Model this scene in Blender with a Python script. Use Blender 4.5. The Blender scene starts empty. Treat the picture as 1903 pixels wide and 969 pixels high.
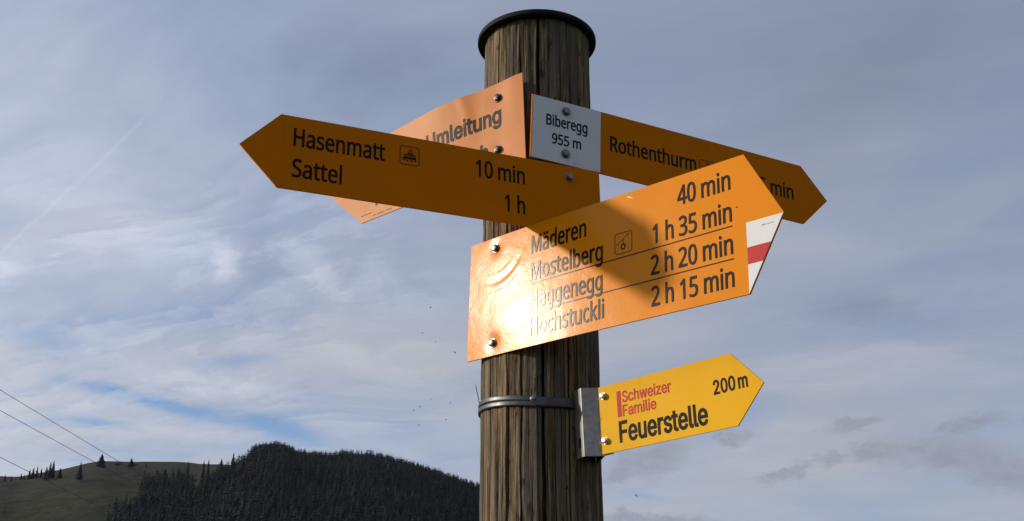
import bpy, bmesh, math, json, mathutils
import numpy as np
from mathutils import Matrix, Vector

# ------------------------------------------------------------------ scene, camera, sky, sun
scene = bpy.context.scene
COL = scene.collection
R = math.radians
EYE = 1.6
cam_data = bpy.data.cameras.new('camera')
cam_data.sensor_fit = 'HORIZONTAL'
cam_data.sensor_width = 36.0
cam_data.lens = 36.0 * 2134.18 / 1903.0
cam_data.clip_start = 0.05
cam_data.clip_end = 20000
cam = bpy.data.objects.new('camera', cam_data)
COL.objects.link(cam)
cam.location = (0, 0, EYE)
cam.rotation_euler = (R(90 + 21.2207), 0, 0)
scene.camera = cam

SUN_AZ, SUN_EL = -89.0, 18.6          # degrees clockwise from the view direction, and up
SUN_DIR = Vector((math.sin(R(SUN_AZ)) * math.cos(R(SUN_EL)), math.cos(R(SUN_AZ)) * math.cos(R(SUN_EL)), math.sin(R(SUN_EL))))
sun_data = bpy.data.lights.new('sun', 'SUN')
sun_data.energy = 4.0
sun_data.angle = R(2.6)
sun_data.color = (1.0, 0.87, 0.70)
sun = bpy.data.objects.new('sun', sun_data)
COL.objects.link(sun)
sun.rotation_euler = SUN_DIR.to_track_quat('Z', 'Y').to_euler()
sun.location = (-30, 0, 20)

scene.view_settings.view_transform = 'Standard'
scene.view_settings.look = 'None'
scene.view_settings.exposure = 0.0
scene.view_settings.gamma = 1.0
scene.view_settings.use_curve_mapping = False
scene.cycles.max_bounces = 6
scene.cycles.use_adaptive_sampling = True
scene.cycles.use_denoising = True


class E:
    """a scalar socket with arithmetic, to write node maths as formulas"""
    nt = None
    def __init__(self, s): self.s = s
    @staticmethod
    def op(kind, *a, clamp=False):
        n = E.nt.nodes.new('ShaderNodeMath'); n.operation = kind; n.use_clamp = clamp
        for i, v in enumerate(a):
            if isinstance(v, E): E.nt.links.new(v.s, n.inputs[i])
            else: n.inputs[i].default_value = v
        return E(n.outputs[0])
    def __add__(s, o): return E.op('ADD', s, o)
    __radd__ = __add__
    def __sub__(s, o): return E.op('SUBTRACT', s, o)
    def __rsub__(s, o): return E.op('SUBTRACT', o, s)
    def __mul__(s, o): return E.op('MULTIPLY', s, o)
    __rmul__ = __mul__
    def __truediv__(s, o): return E.op('DIVIDE', s, o)
    def exp(s): return E.op('EXPONENT', s)
    def abs(s): return E.op('ABSOLUTE', s)
    def clamp(s): return E.op('ADD', s, 0.0, clamp=True)
    def smooth(s, a, b):
        n = E.nt.nodes.new('ShaderNodeMapRange'); n.interpolation_type = 'SMOOTHSTEP'
        E.nt.links.new(s.s, n.inputs[0]); n.inputs[1].default_value = a; n.inputs[2].default_value = b
        return E(n.outputs[0])


def vec(x, y, z=0.0):
    n = E.nt.nodes.new('ShaderNodeCombineXYZ')
    for i, v in enumerate((x, y, z)):
        if isinstance(v, E): E.nt.links.new(v.s, n.inputs[i])
        else: n.inputs[i].default_value = v
    return n.outputs[0]


def noise(v, scale, detail=4, rough=0.5, dist=0.0, flat=False):
    n = E.nt.nodes.new('ShaderNodeTexNoise')
    if flat: n.noise_dimensions = '2D'
    n.inputs['Scale'].default_value = scale; n.inputs['Detail'].default_value = detail
    n.inputs['Roughness'].default_value = rough; n.inputs['Distortion'].default_value = dist
    E.nt.links.new(v, n.inputs['Vector'])
    return E(n.outputs['Fac'])


def mixc(fac, a, b):
    n = E.nt.nodes.new('ShaderNodeMix'); n.data_type = 'RGBA'
    if isinstance(fac, E): E.nt.links.new(fac.s, n.inputs[0])
    else: n.inputs[0].default_value = fac
    for i, c in ((6, a), (7, b)):
        if isinstance(c, (tuple, list)): n.inputs[i].default_value = (*c, 1) if len(c) == 3 else c
        else: E.nt.links.new(c, n.inputs[i])
    return n.outputs[2]


def scale_col(col, k):
    n = E.nt.nodes.new('ShaderNodeVectorMath'); n.operation = 'SCALE'
    if isinstance(col, (tuple, list)): n.inputs[0].default_value = col
    else: E.nt.links.new(col, n.inputs[0])
    if isinstance(k, E): E.nt.links.new(k.s, n.inputs['Scale'])
    else: n.inputs['Scale'].default_value = k
    return n.outputs[0]


def build_world():
    w = bpy.data.worlds.new('World'); scene.world = w; w.use_nodes = True
    nt = w.node_tree; E.nt = nt
    for n in list(nt.nodes): nt.nodes.remove(n)
    out = nt.nodes.new('ShaderNodeOutputWorld'); bg = nt.nodes.new('ShaderNodeBackground')
    nt.links.new(bg.outputs[0], out.inputs[0])
    STR = 0.1
    bg.inputs['Strength'].default_value = STR
    w.cycles.sampling_method = 'MANUAL'; w.cycles.sample_map_resolution = 256
    sky = nt.nodes.new('ShaderNodeTexSky'); sky.sky_type = 'NISHITA'; sky.sun_disc = False
    sky.sun_elevation = R(SUN_EL); sky.sun_rotation = R(SUN_AZ); sky.altitude = 950
    sky.air_density = 1.0; sky.dust_density = 0.6; sky.ozone_density = 4.0
    tc = nt.nodes.new('ShaderNodeTexCoord'); sep = nt.nodes.new('ShaderNodeSeparateXYZ')
    nt.links.new(tc.outputs['Generated'], sep.inputs[0])
    x, y, z = (E(sep.outputs[i]) for i in range(3))
    deg = 180 / math.pi
    az = E.op('ARCTAN2', x, y) * deg
    el = E.op('ARCSINE', z) * deg
    # angle to the sun: thin cloud is brighter towards it
    cosg = x * SUN_DIR.x + y * SUN_DIR.y + z * SUN_DIR.z
    ang = E.op('ARCCOSINE', cosg) * deg
    # high cloud sheet, in the plane of the sheet
    zz = E.op('MAXIMUM', z, 0.0) + 0.12
    cx, cy = x / zz, y / zz
    wob = noise(vec(cx, cy), 1.3, 2, 0.5, flat=True)
    wob2 = noise(vec(cx + 31.7, cy), 1.1, 2, 0.5, flat=True)
    px, py = cx + (wob - 0.5) * 0.40, cy + (wob2 - 0.5) * 0.40
    # streaks lie across the view, falling to the right
    sx, sy = px * 0.94 + py * -0.34, px * 0.34 + py * 0.94
    big = noise(vec(sx * 0.7, sy * 1.0), 1.6, 3, 0.55, flat=True)
    streak = noise(vec(sx * 0.9 + 11.0, sy * 2.0), 2.0, 5, 0.55, flat=True)
    fine = noise(vec(sx * 1.5 + 5.0, sy * 3.4), 5.0, 5, 0.62, flat=True)
    # edges of the single clouds are frayed by this
    fr1 = noise(vec(az * 0.22, el * 0.4), 1.0, 5, 0.62, flat=True) - 0.5
    fr2 = noise(vec(az * 0.22 + 41.0, el * 0.4), 1.0, 5, 0.62, flat=True) - 0.5
    ct1 = noise(vec(az * 0.8 + 17.0, el * 1.5), 1.0, 5, 0.68, flat=True) - 0.5
    ct2 = noise(vec(az * 0.8 + 77.0, el * 1.5), 1.0, 5, 0.68, flat=True) - 0.5
    warp = {}
    for fray, cum in ((0.7, 0.0), (1.5, 0.0), (2.5, 0.0), (1.0, 2.2)):
        a, e = az + fr1 * (fray * 2.0), el + fr2 * fray
        if cum: a, e = a + ct1 * cum, e + ct2 * (cum * 0.5)
        warp[fray] = (a, e)

    def blob(a0, e0, ra, re, rot=0.0, fray=2.0, soft=(1.0, 0.0)):
        a, e = warp[min(warp, key=lambda f: abs(f - fray))]
        c, s = math.cos(R(rot)), math.sin(R(rot))
        # rotated ellipse: u = (a - a0) c / ra + (e - e0) s / ra, and so on
        u = E.op('MULTIPLY_ADD', a, c / ra, E.op('MULTIPLY_ADD', e, s / ra, -(a0 * c + e0 * s) / ra))
        v = E.op('MULTIPLY_ADD', a, -s / re, E.op('MULTIPLY_ADD', e, c / re, (a0 * s - e0 * c) / re))
        d = E.op('SQRT', E.op('MULTIPLY_ADD', u, u, v * v))
        return d.smooth(*soft)

    # ---- how much blue shows between the clouds
    gap = (0.43 - streak * 0.5 - big * 0.4 + 0.22).clamp() * 0.75
    low = el.smooth(24.0, 12.0) * az.smooth(2.0, -6.0)
    gap = gap + low * ((0.50 - streak * 0.75 - fine * 0.25) * 2.4).clamp() * 0.6
    # ---- brightness of the cloud sheet
    br = 0.285 + (ang / -46.0).exp() * 0.10 + (ang / -30.0).exp() * 1.7
    br = br + el.smooth(27.0, 8.0) * 0.075 - el.smooth(22.0, 34.0) * 0.055
    br = br * (0.84 + big * 0.20 + streak * 0.09 + (fine - 0.5) * (0.05 + az.smooth(4.0, -8.0) * 0.16))
    for b, k in ((blob(-15.6, 20.9, 1.9, 1.5, -50, 2.4), 0.20), (blob(-20.5, 21.4, 8.5, 4.2, -22, 3.0), 0.07), (blob(-25.0, 19.6, 3.0, 1.2, 20, 2.4), 0.12),
                 (blob(-10.6, 20.6, 3.4, 0.9, -35, 2.0), 0.11), (blob(-15.0, 14.6, 8.0, 0.7, -6, 1.2), 0.09),
                 (blob(-8.0, 12.6, 5.0, 1.0, -10, 1.2), 0.05), (blob(-20.0, 11.0, 8.0, 1.6, 0, 1.2), -0.05),
                 (blob(-13.2, 20.6, 1.6, 2.2, -30, 2.0), -0.06), (blob(-8.5, 30.5, 7.5, 3.6, 10, 3.0), -0.07),
                 (blob(17.5, 28.0, 10.0, 5.5, 15, 3.0), -0.055), (blob(18.0, 17.9, 4.6, 1.2, -8, 1.4), -0.07),
                 (blob(19.0, 15.0, 9.0, 2.0, -6, 2.0), 0.04), (blob(15.0, 21.5, 8.0, 1.8, -14, 3.0), 0.025)):
        br = br + b * k
    # white wisps drawn out across the left half of the sheet
    wisp = ((noise(vec(sx * 1.1 + 3.0, sy * 3.0 + fine * 0.6), 2.6, 6, 0.62, flat=True) - 0.47) * 3.2).clamp() * (az.smooth(3.0, -12.0) * el.smooth(27.0, 21.0) + az.smooth(-6.0, 6.0) * el.smooth(24.0, 15.0) * 0.55)
    gap = gap * (1.0 - wisp * 0.8)
    for b in (blob(-19.6, 13.9, 4.0, 0.55, -8, 0.7), blob(-12.2, 12.8, 5.0, 0.85, -14, 0.7), blob(-16.0, 13.3, 3.5, 0.6, -12, 0.6)):
        gap = gap + b * (0.72 - wisp * 0.35)
    for b in (blob(-14.0, 15.8, 3.2, 0.7, 5, 1.6), blob(-23.5, 16.2, 3.0, 1.2, 0, 1.6), blob(-20.0, 12.3, 3.0, 0.35, -4, 0.8), blob(6.3, 9.6, 1.6, 0.3, -6, 0.5), blob(10.5, 13.2, 4.0, 1.4, 10, 1.6)):
        gap = gap + b * 0.4
    gap = E.op('MINIMUM', gap, 0.85)
    # contrails
    def trail(a0, e0, a1, e1, wdt):
        dx, dy = a1 - a0, e1 - e0; L = math.hypot(dx, dy); dx, dy = dx / L, dy / L
        t = (az - a0) * dx + (el - e0) * dy
        d = ((az - a0) * dy * -1.0 + (el - e0) * dx + fr1 * 0.5).abs()
        return d.smooth(wdt, 0.0) * t.smooth(-0.3, 0.6) * t.smooth(L + 0.6, L - 0.6) * (0.25 + fine * 0.9)
    br = br + trail(-19.7, 27.0, -27.0, 18.0, 0.17) * 0.06 + trail(-17.4, 17.0, -19.6, 16.0, 0.16) * 0.06 + trail(-16.9, 17.6, -20.3, 15.4, 0.5) * 0.04
    # low grey cumulus, right of the post
    grey = None
    for args in ((20.9, 10.9, 3.0, 1.0, -8), (18.0, 11.2, 1.5, 0.65, 5), (23.4, 9.9, 2.4, 0.95, -6), (13.7, 10.5, 1.4, 0.38, 20), (15.8, 10.9, 1.0, 0.33, 0),
                 (7.0, 11.3, 2.2, 0.95, 14), (5.2, 10.5, 1.2, 0.5, 5), (6.6, 8.4, 4.4, 0.36, -1), (11.3, 12.3, 1.0, 0.4, 0), (17.0, 12.6, 1.6, 0.4, 10), (22.0, 12.2, 1.8, 0.4, 10)):
        b = blob(*args, fray=1.0, soft=(1.25, 0.35))
        grey = b if grey is None else E.op('MAXIMUM', grey, b)
    thick = (el.smooth(30.0, 14.0) * 0.55 + (big - 0.5) * 1.0 + (br - 0.42) * 2.2).clamp()
    br = br + wisp * (0.06 + el.smooth(12.0, 20.0) * 0.05)
    tint = mixc(thick, (0.875, 1.0, 1.32), (0.98, 1.0, 1.085))
    cloud = scale_col(tint, br * (1.0 / STR))
    cloud = mixc((grey * (0.50 + ct1 * 0.7)).clamp(), cloud, scale_col((0.235, 0.265, 0.335), 1.0 / STR))
    blue = scale_col(sky.outputs[0], 1.4)
    col = mixc(gap * (1.0 - grey), cloud, blue)
    nt.links.new(col, bg.inputs['Color'])


build_world()

# ------------------------------------------------------------------ helpers
GLYPHS = json.loads(r'''{"hum":{"H":[1038,[[178,0,136,0,136,333,136,667,136,1000,178,1000,220,1000,262,1000,262,859,262,718,262,577,433,577,604,577,775,577,775,718,775,859,775,1000,817,1000,859,1000,901,1000,901,667,901,333,901,0,859,0,817,0,775,0,775,155,775,311,775,466,604,466,433,466,262,466,262,311,262,155,262,0,220,0]]],"a":[786,[[365,-14,301,-14,233,-14,176,4,132,40,87,76,64,132,64,209,64,283,94,341,153,382,211,422,302,444,424,448,467,450,509,451,552,452,552,467,552,482,552,497,552,560,538,603,511,627,484,652,446,664,396,664,357,664,320,658,284,646,249,635,216,621,185,606,172,637,160,668,147,699,180,717,218,732,263,744,308,757,355,763,403,763,495,763,563,743,606,703,650,663,672,599,672,511,672,341,672,170,672,0,642,0,613,0,583,0,575,35,567,71,559,106,557,106,555,106,553,106,521,65,486,35,450,15,414,-4],[289,85,329,85,393,85,445,103,487,138,529,173,550,227,550,300,550,322,550,345,550,367,514,366,477,364,440,363,346,359,282,344,246,318,210,292,192,255,192,207,192,165,205,134,230,115,256,95]]],"s":[671,[[400,-14,308,-14,256,-14,211,-10,173,-1,135,7,102,19,73,34,73,71,73,108,73,146,103,131,139,117,181,104,224,92,267,85,311,85,373,85,419,95,447,116,475,136,489,162,489,196,489,215,484,232,473,246,463,261,445,276,418,291,391,306,353,323,304,342,255,360,214,379,179,398,145,416,118,439,99,465,81,491,71,525,71,566,71,629,97,678,149,713,201,747,269,765,353,765,399,765,441,760,481,751,521,743,558,730,592,714,578,682,564,649,550,616,519,629,486,641,451,650,416,659,381,664,345,664,294,664,256,656,229,639,202,623,189,601,189,573,189,552,195,535,207,520,219,506,240,492,268,478,297,465,334,448,382,430,430,412,471,394,504,375,538,356,563,333,581,307,599,281,608,247,608,207,608,134,581,79,527,42,472,5]]],"e":[790,[[490,-14,438,-14,367,-14,305,0,250,29,195,58,153,102,123,159,92,216,77,287,77,370,77,452,91,522,118,581,146,640,185,685,235,717,285,749,343,765,409,765,473,765,529,751,575,723,621,695,657,655,681,604,706,553,718,494,718,426,718,401,718,376,718,352,547,352,376,352,204,352,206,267,228,202,270,158,311,113,369,91,444,91,492,91,534,95,571,104,608,113,646,126,685,143,685,107,685,71,685,35,647,18,609,6,571,-2,534,-10],[214,517,207,450,335,450,462,450,590,450,590,513,575,565,546,604,516,644,470,664,408,664,349,664,302,645,268,607,234,569]]],"n":[866,[[160,0,119,0,119,250,119,500,119,751,152,751,185,751,218,751,225,717,231,683,237,648,239,648,241,648,244,648,268,688,302,717,345,736,387,755,433,765,480,765,570,765,638,743,683,700,729,656,752,586,752,489,752,326,752,163,752,0,711,0,671,0,630,0,630,160,630,320,630,480,630,601,574,661,462,661,379,661,322,638,290,591,258,544,242,477,242,389,242,260,242,130,242,0,201,0]]],"m":[1310,[[160,0,119,0,119,250,119,500,119,751,152,751,185,751,218,751,225,717,231,683,237,648,239,648,241,648,244,648,267,688,299,717,338,736,378,755,420,765,465,765,583,765,659,723,695,639,697,639,699,639,702,639,727,682,761,713,805,734,848,754,894,765,943,765,1028,765,1091,743,1133,700,1175,656,1196,586,1196,489,1196,326,1196,163,1196,0,1155,0,1115,0,1074,0,1074,161,1074,322,1074,483,1074,602,1023,661,922,661,849,661,797,640,765,598,734,556,718,495,718,415,718,276,718,138,718,0,678,0,637,0,597,0,597,161,597,322,597,483,597,602,545,661,443,661,367,661,315,638,286,591,257,544,242,477,242,389,242,260,242,130,242,0,201,0]]],"t":[506,[[371,-14,349,-14,310,-14,273,-7,240,6,207,20,180,43,160,77,139,111,129,158,129,218,129,364,129,510,129,655,93,655,58,655,22,655,22,675,22,695,22,714,58,731,94,747,130,763,147,817,163,870,179,923,204,923,228,923,252,923,252,866,252,808,252,751,324,751,397,751,469,751,469,719,469,687,469,655,397,655,324,655,252,655,252,511,252,366,252,221,252,176,263,142,285,120,307,98,335,87,370,87,388,87,408,88,427,92,447,95,463,99,475,102,475,71,475,40,475,8,462,2,443,-4,419,-8,394,-12]]],"S":[769,[[455,-14,346,-14,290,-14,238,-10,190,-1,143,7,103,19,71,34,71,74,71,114,71,154,105,139,147,126,197,113,247,101,298,95,352,95,426,95,482,110,520,139,558,168,577,207,577,256,577,289,570,317,556,339,542,361,518,382,484,401,450,420,402,440,342,462,257,493,193,531,149,576,106,620,84,682,84,759,84,812,98,858,125,896,152,933,189,963,237,983,285,1004,341,1014,403,1014,458,1014,509,1009,555,999,600,988,642,975,679,958,666,922,653,886,640,850,606,865,568,878,527,888,487,898,444,903,401,903,338,903,291,890,259,863,227,837,211,802,211,758,211,724,218,696,232,674,246,651,269,631,301,613,333,596,376,576,430,556,489,535,539,511,579,487,620,462,651,432,672,398,693,363,703,320,703,268,703,179,671,110,606,60,542,11]]],"l":[361,[[160,0,119,0,119,355,119,710,119,1064,160,1064,201,1064,242,1064,242,710,242,355,242,0,201,0]]],"i":[361,[[201,875,182,875,162,875,144,882,130,895,116,908,109,928,109,954,109,981,116,1001,130,1013,144,1026,162,1032,182,1032,201,1032,217,1026,232,1013,246,1001,254,981,254,954,254,928,246,908,232,895,217,882],[160,0,119,0,119,250,119,500,119,751,160,751,201,751,242,751,242,500,242,250,242,0,201,0]]],"h":[866,[[160,0,119,0,119,355,119,710,119,1064,160,1064,201,1064,242,1064,242,960,242,856,242,752,242,715,240,680,235,647,238,647,241,647,244,647,268,685,301,714,342,734,384,754,429,763,478,763,569,763,638,742,683,698,729,655,752,585,752,489,752,326,752,163,752,0,711,0,671,0,630,0,630,160,630,320,630,480,630,601,574,661,462,661,378,661,320,637,289,590,258,543,242,476,242,388,242,259,242,129,242,0,201,0]]],"B":[910,[[253,0,136,0,136,333,136,667,136,1000,231,1000,326,1000,422,1000,547,1000,641,982,705,945,769,908,801,844,801,752,801,693,785,644,752,606,719,567,672,542,611,531,611,528,611,526,611,524,653,517,691,505,725,487,759,470,786,444,805,412,825,379,835,337,835,284,835,194,804,124,742,74,680,25,595,0,487,0,370,0],[262,680,262,574,324,574,385,574,447,574,533,574,592,588,623,616,655,643,671,684,671,738,671,793,651,833,613,856,574,880,512,892,427,892,372,892,317,892,262,892,262,786],[262,227,262,106,329,106,396,106,464,106,552,106,614,124,648,158,683,193,700,238,700,294,700,346,682,389,646,421,610,453,546,469,454,469,390,469,326,469,262,469,262,348]]],"b":[861,[[567,-14,475,-14,416,-14,368,-3,331,18,293,40,264,65,242,95,239,95,236,95,232,95,224,63,216,32,207,0,178,0,148,0,119,0,119,355,119,710,119,1064,160,1064,201,1064,242,1064,242,978,242,892,242,805,242,774,242,744,240,716,239,689,237,667,235,651,238,651,240,651,242,651,264,683,293,710,331,731,368,753,416,763,475,763,568,763,643,731,700,666,756,601,784,504,784,375,784,246,756,149,699,84,642,19],[374,88,457,88,524,88,574,113,607,162,640,212,657,283,657,377,657,566,589,661,454,661,374,661,319,638,289,592,258,547,242,476,242,380,242,378,242,376,242,374,242,282,257,211,288,162,318,113]]],"r":[578,[[160,0,119,0,119,250,119,500,119,751,153,751,186,751,220,751,225,705,229,659,234,613,236,613,238,613,239,613,264,655,295,690,333,720,372,750,417,765,469,765,483,765,498,764,515,763,531,761,545,759,557,756,552,718,547,681,542,643,530,646,517,648,502,650,488,652,474,653,461,653,423,653,387,642,353,621,319,600,292,571,272,533,252,495,242,451,242,401,242,267,242,134,242,0,201,0]]],"g":[861,[[521,-336,406,-336,296,-336,206,-320,136,-289,136,-251,136,-213,136,-175,210,-214,302,-234,413,-234,478,-234,528,-215,565,-177,602,-139,620,-88,620,-22,620,-13,620,-3,620,7,620,18,621,34,622,55,623,76,624,91,625,99,623,99,621,99,619,99,569,24,491,-14,387,-14,289,-14,214,20,159,88,104,156,77,252,77,374,77,493,104,588,159,659,214,729,289,765,385,765,435,765,479,755,519,737,559,718,592,690,620,651,623,651,625,651,627,651,633,684,639,718,644,751,677,751,710,751,742,751,742,496,742,242,742,-13,742,-120,715,-201,660,-255,606,-309],[339,87,405,87,480,87,535,107,570,148,605,188,622,254,622,345,622,354,622,364,622,374,622,477,604,550,569,595,533,639,478,661,402,661,339,661,291,636,256,586,222,536,204,465,204,373,204,280,222,209,256,160,290,111]]],"R":[871,[[178,0,136,0,136,333,136,667,136,1000,228,1000,320,1000,412,1000,536,1000,628,976,687,929,746,882,776,811,776,716,776,662,766,618,746,583,727,547,702,519,672,498,641,477,609,460,576,448,667,299,759,149,850,0,801,0,752,0,703,0,622,138,542,275,461,413,394,413,328,413,262,413,262,275,262,138,262,0,220,0],[262,643,262,520,312,520,362,520,412,520,493,520,552,536,590,568,627,600,646,648,646,710,646,775,626,822,587,849,548,877,487,891,405,891,357,891,310,891,262,891,262,767]]],"o":[847,[[529,-14,422,-14,355,-14,296,1,244,32,193,62,152,106,122,165,92,223,77,294,77,377,77,501,108,597,171,664,233,731,318,765,426,765,494,765,554,750,606,719,658,689,698,645,728,588,757,530,772,460,772,377,772,253,740,156,677,88,614,20],[348,88,424,88,500,88,556,114,591,166,627,218,644,288,644,377,644,465,627,535,591,585,556,636,500,661,423,661,346,661,291,636,256,585,222,535,204,465,204,377,204,288,222,218,257,166,292,114]]],"u":[866,[[432,-14,384,-14,293,-14,225,8,179,51,134,95,111,164,111,259,111,423,111,587,111,751,152,751,194,751,235,751,235,590,235,429,235,268,235,148,291,88,402,88,485,88,543,112,575,158,607,205,623,272,623,360,623,490,623,620,623,751,664,751,705,751,746,751,746,500,746,250,746,0,713,0,679,0,646,0,640,33,634,66,627,99,626,99,624,99,622,99,598,60,564,32,521,13,478,-5]]],"M":[1270,[[175,0,136,0,136,333,136,667,136,1000,198,1000,260,1000,322,1000,425,727,528,454,630,181,632,181,634,181,636,181,740,454,845,727,950,1000,1011,1000,1073,1000,1134,1000,1134,667,1134,333,1134,0,1093,0,1051,0,1010,0,1010,205,1010,410,1010,615,1010,663,1011,711,1013,759,1016,807,1018,845,1020,875,1018,875,1016,875,1014,875,903,584,792,292,681,0,646,0,612,0,577,0,467,292,358,585,248,877,246,877,244,877,242,877,245,848,247,809,249,760,251,711,252,660,252,606,252,404,252,202,252,0,213,0]]],"d":[861,[[444,-14,385,-14,292,-14,217,18,161,83,105,148,77,245,77,374,77,503,105,600,162,666,218,732,293,765,387,765,444,765,492,754,529,732,566,711,596,685,619,654,622,654,625,654,627,654,627,666,625,684,623,708,620,732,619,751,619,765,619,865,619,965,619,1064,660,1064,701,1064,742,1064,742,710,742,355,742,0,709,0,676,0,643,0,637,34,631,67,625,101,623,101,621,101,619,101,597,69,567,42,529,20,492,-3],[338,88,405,88,484,88,540,110,572,153,604,197,620,262,620,350,620,358,620,365,620,373,620,466,605,538,574,588,543,637,486,662,403,662,337,662,287,636,254,583,221,531,204,460,204,371,204,282,221,212,254,162,287,113]]],"k":[748,[[160,0,119,0,119,355,119,710,119,1064,160,1064,200,1064,241,1064,241,879,241,694,241,508,241,493,240,474,239,450,239,425,237,404,235,387,237,387,239,387,241,387,246,394,255,405,266,419,277,433,289,447,300,461,312,476,322,488,331,497,410,582,490,666,570,751,618,751,666,751,714,751,613,644,512,537,410,430,519,287,627,143,735,0,686,0,636,0,587,0,500,117,413,233,326,350,298,325,269,301,241,276,241,184,241,92,241,0,200,0]]],"c":[672,[[463,-14,420,-14,354,-14,295,0,243,27,191,54,151,96,121,153,92,210,77,282,77,371,77,464,92,539,123,597,154,655,196,697,249,724,301,751,361,765,429,765,467,765,504,761,539,753,575,745,604,735,626,724,613,690,601,656,588,622,566,630,540,638,510,646,480,653,452,657,426,657,278,657,204,562,204,373,204,282,222,213,258,165,294,116,348,92,419,92,460,92,496,97,527,105,559,113,587,124,613,136,613,99,613,63,613,27,588,14,560,4,530,-4,500,-11]]],"0":[801,[[479,-14,399,-14,286,-14,203,32,149,123,95,214,69,340,69,501,69,610,80,702,102,779,123,855,159,914,207,954,256,995,320,1015,399,1015,511,1015,595,970,650,880,705,790,732,664,732,501,732,394,721,302,699,225,676,148,641,89,592,48,544,7],[324,91,399,91,474,91,527,125,560,193,592,260,608,363,608,501,608,638,592,740,560,808,527,876,474,910,399,910,324,910,270,876,239,808,208,740,192,638,192,501,192,364,208,261,239,193,270,125]]],"1":[801,[[417,0,377,0,377,233,377,466,377,699,377,739,377,771,378,796,379,820,380,845,382,871,367,857,354,845,342,834,330,823,314,810,296,794,260,765,225,736,189,707,168,735,146,762,125,790,215,860,305,930,395,1000,429,1000,463,1000,497,1000,497,667,497,333,497,0,457,0]]],"2":[801,[[288,0,67,0,67,34,67,68,67,102,155,190,242,279,329,367,380,417,422,462,457,501,491,541,517,579,535,617,553,655,562,696,562,741,562,796,545,838,513,866,480,895,437,909,385,909,337,909,294,901,257,884,220,867,183,844,144,814,122,841,100,869,78,896,118,929,163,957,214,980,264,1003,322,1014,385,1014,479,1014,552,990,606,943,661,896,688,831,688,748,688,696,677,647,655,602,634,556,604,511,566,466,528,422,483,374,431,324,362,255,292,186,223,118,223,116,223,114,223,112,391,112,560,112,728,112,728,75,728,37,728,0,508,0]]],"3":[801,[[426,-14,338,-14,285,-14,237,-10,192,-2,147,6,104,20,63,41,63,79,63,117,63,155,105,135,150,119,199,107,247,95,294,90,339,90,429,90,493,107,533,142,573,177,592,225,592,287,592,350,568,395,519,422,470,450,401,464,312,464,280,464,248,464,216,464,216,499,216,534,216,569,248,569,281,569,314,569,396,569,458,586,501,620,543,655,564,701,564,758,564,806,548,844,515,870,483,897,438,910,382,910,328,910,282,902,244,887,205,871,168,851,130,826,110,854,89,882,69,910,104,938,148,963,201,983,254,1004,314,1014,381,1014,486,1014,563,991,614,944,665,897,690,838,690,766,690,699,672,645,634,606,597,566,547,540,483,527,483,525,483,523,483,521,563,512,623,486,662,445,702,404,721,351,721,284,721,226,708,175,681,130,654,84,612,49,555,24,499,-1]]],"4":[801,[[548,0,508,0,508,76,508,151,508,227,349,227,189,227,29,227,29,262,29,297,29,332,186,556,343,781,500,1006,542,1006,585,1006,627,1006,627,783,627,560,627,338,676,338,725,338,773,338,773,301,773,264,773,227,725,227,676,227,627,227,627,151,627,76,627,0,588,0],[250,480,150,338,269,338,389,338,508,338,508,443,508,548,508,653,508,701,509,743,511,777,512,811,514,843,515,874,514,874,512,874,510,874,502,856,493,837,482,817,471,796,460,779,450,765,350,622]]],"5":[801,[[465,-14,347,-14,296,-14,248,-9,202,0,157,9,119,23,88,41,88,79,88,118,88,157,122,136,163,120,211,109,259,97,305,91,349,91,423,91,482,109,527,144,573,179,595,233,595,307,595,372,575,422,535,457,495,492,431,510,345,510,318,510,289,507,255,503,221,498,194,493,174,489,153,502,133,515,112,528,125,685,137,843,150,1000,317,1000,484,1000,651,1000,651,963,651,925,651,888,519,888,387,888,255,888,247,791,239,695,231,598,247,601,268,604,296,608,323,612,352,613,385,613,488,613,570,588,630,536,691,485,721,413,721,319,721,216,688,134,623,75,557,16]]],"9":[801,[[363,-14,269,-14,250,-14,229,-13,204,-11,179,-8,159,-5,143,0,143,35,143,70,143,105,179,93,220,87,266,87,331,87,385,98,428,119,470,141,504,170,529,207,555,243,573,286,584,335,595,384,602,436,604,490,601,490,598,490,595,490,575,458,545,431,506,408,468,385,418,374,357,374,271,374,202,400,149,453,96,506,70,580,70,676,70,746,83,807,110,857,137,908,174,946,221,973,269,1000,325,1014,389,1014,453,1014,510,998,562,966,613,933,654,885,683,820,713,755,728,673,728,573,728,501,722,430,709,361,697,291,674,228,641,172,608,115,561,70,501,36,440,3],[318,471,384,471,429,471,467,480,500,498,533,516,558,539,576,567,595,595,604,624,604,654,604,694,596,734,580,773,564,812,540,845,508,871,477,897,437,910,389,910,331,910,284,891,247,853,210,815,192,756,192,678,192,613,208,563,239,526,270,489]]]},
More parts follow.
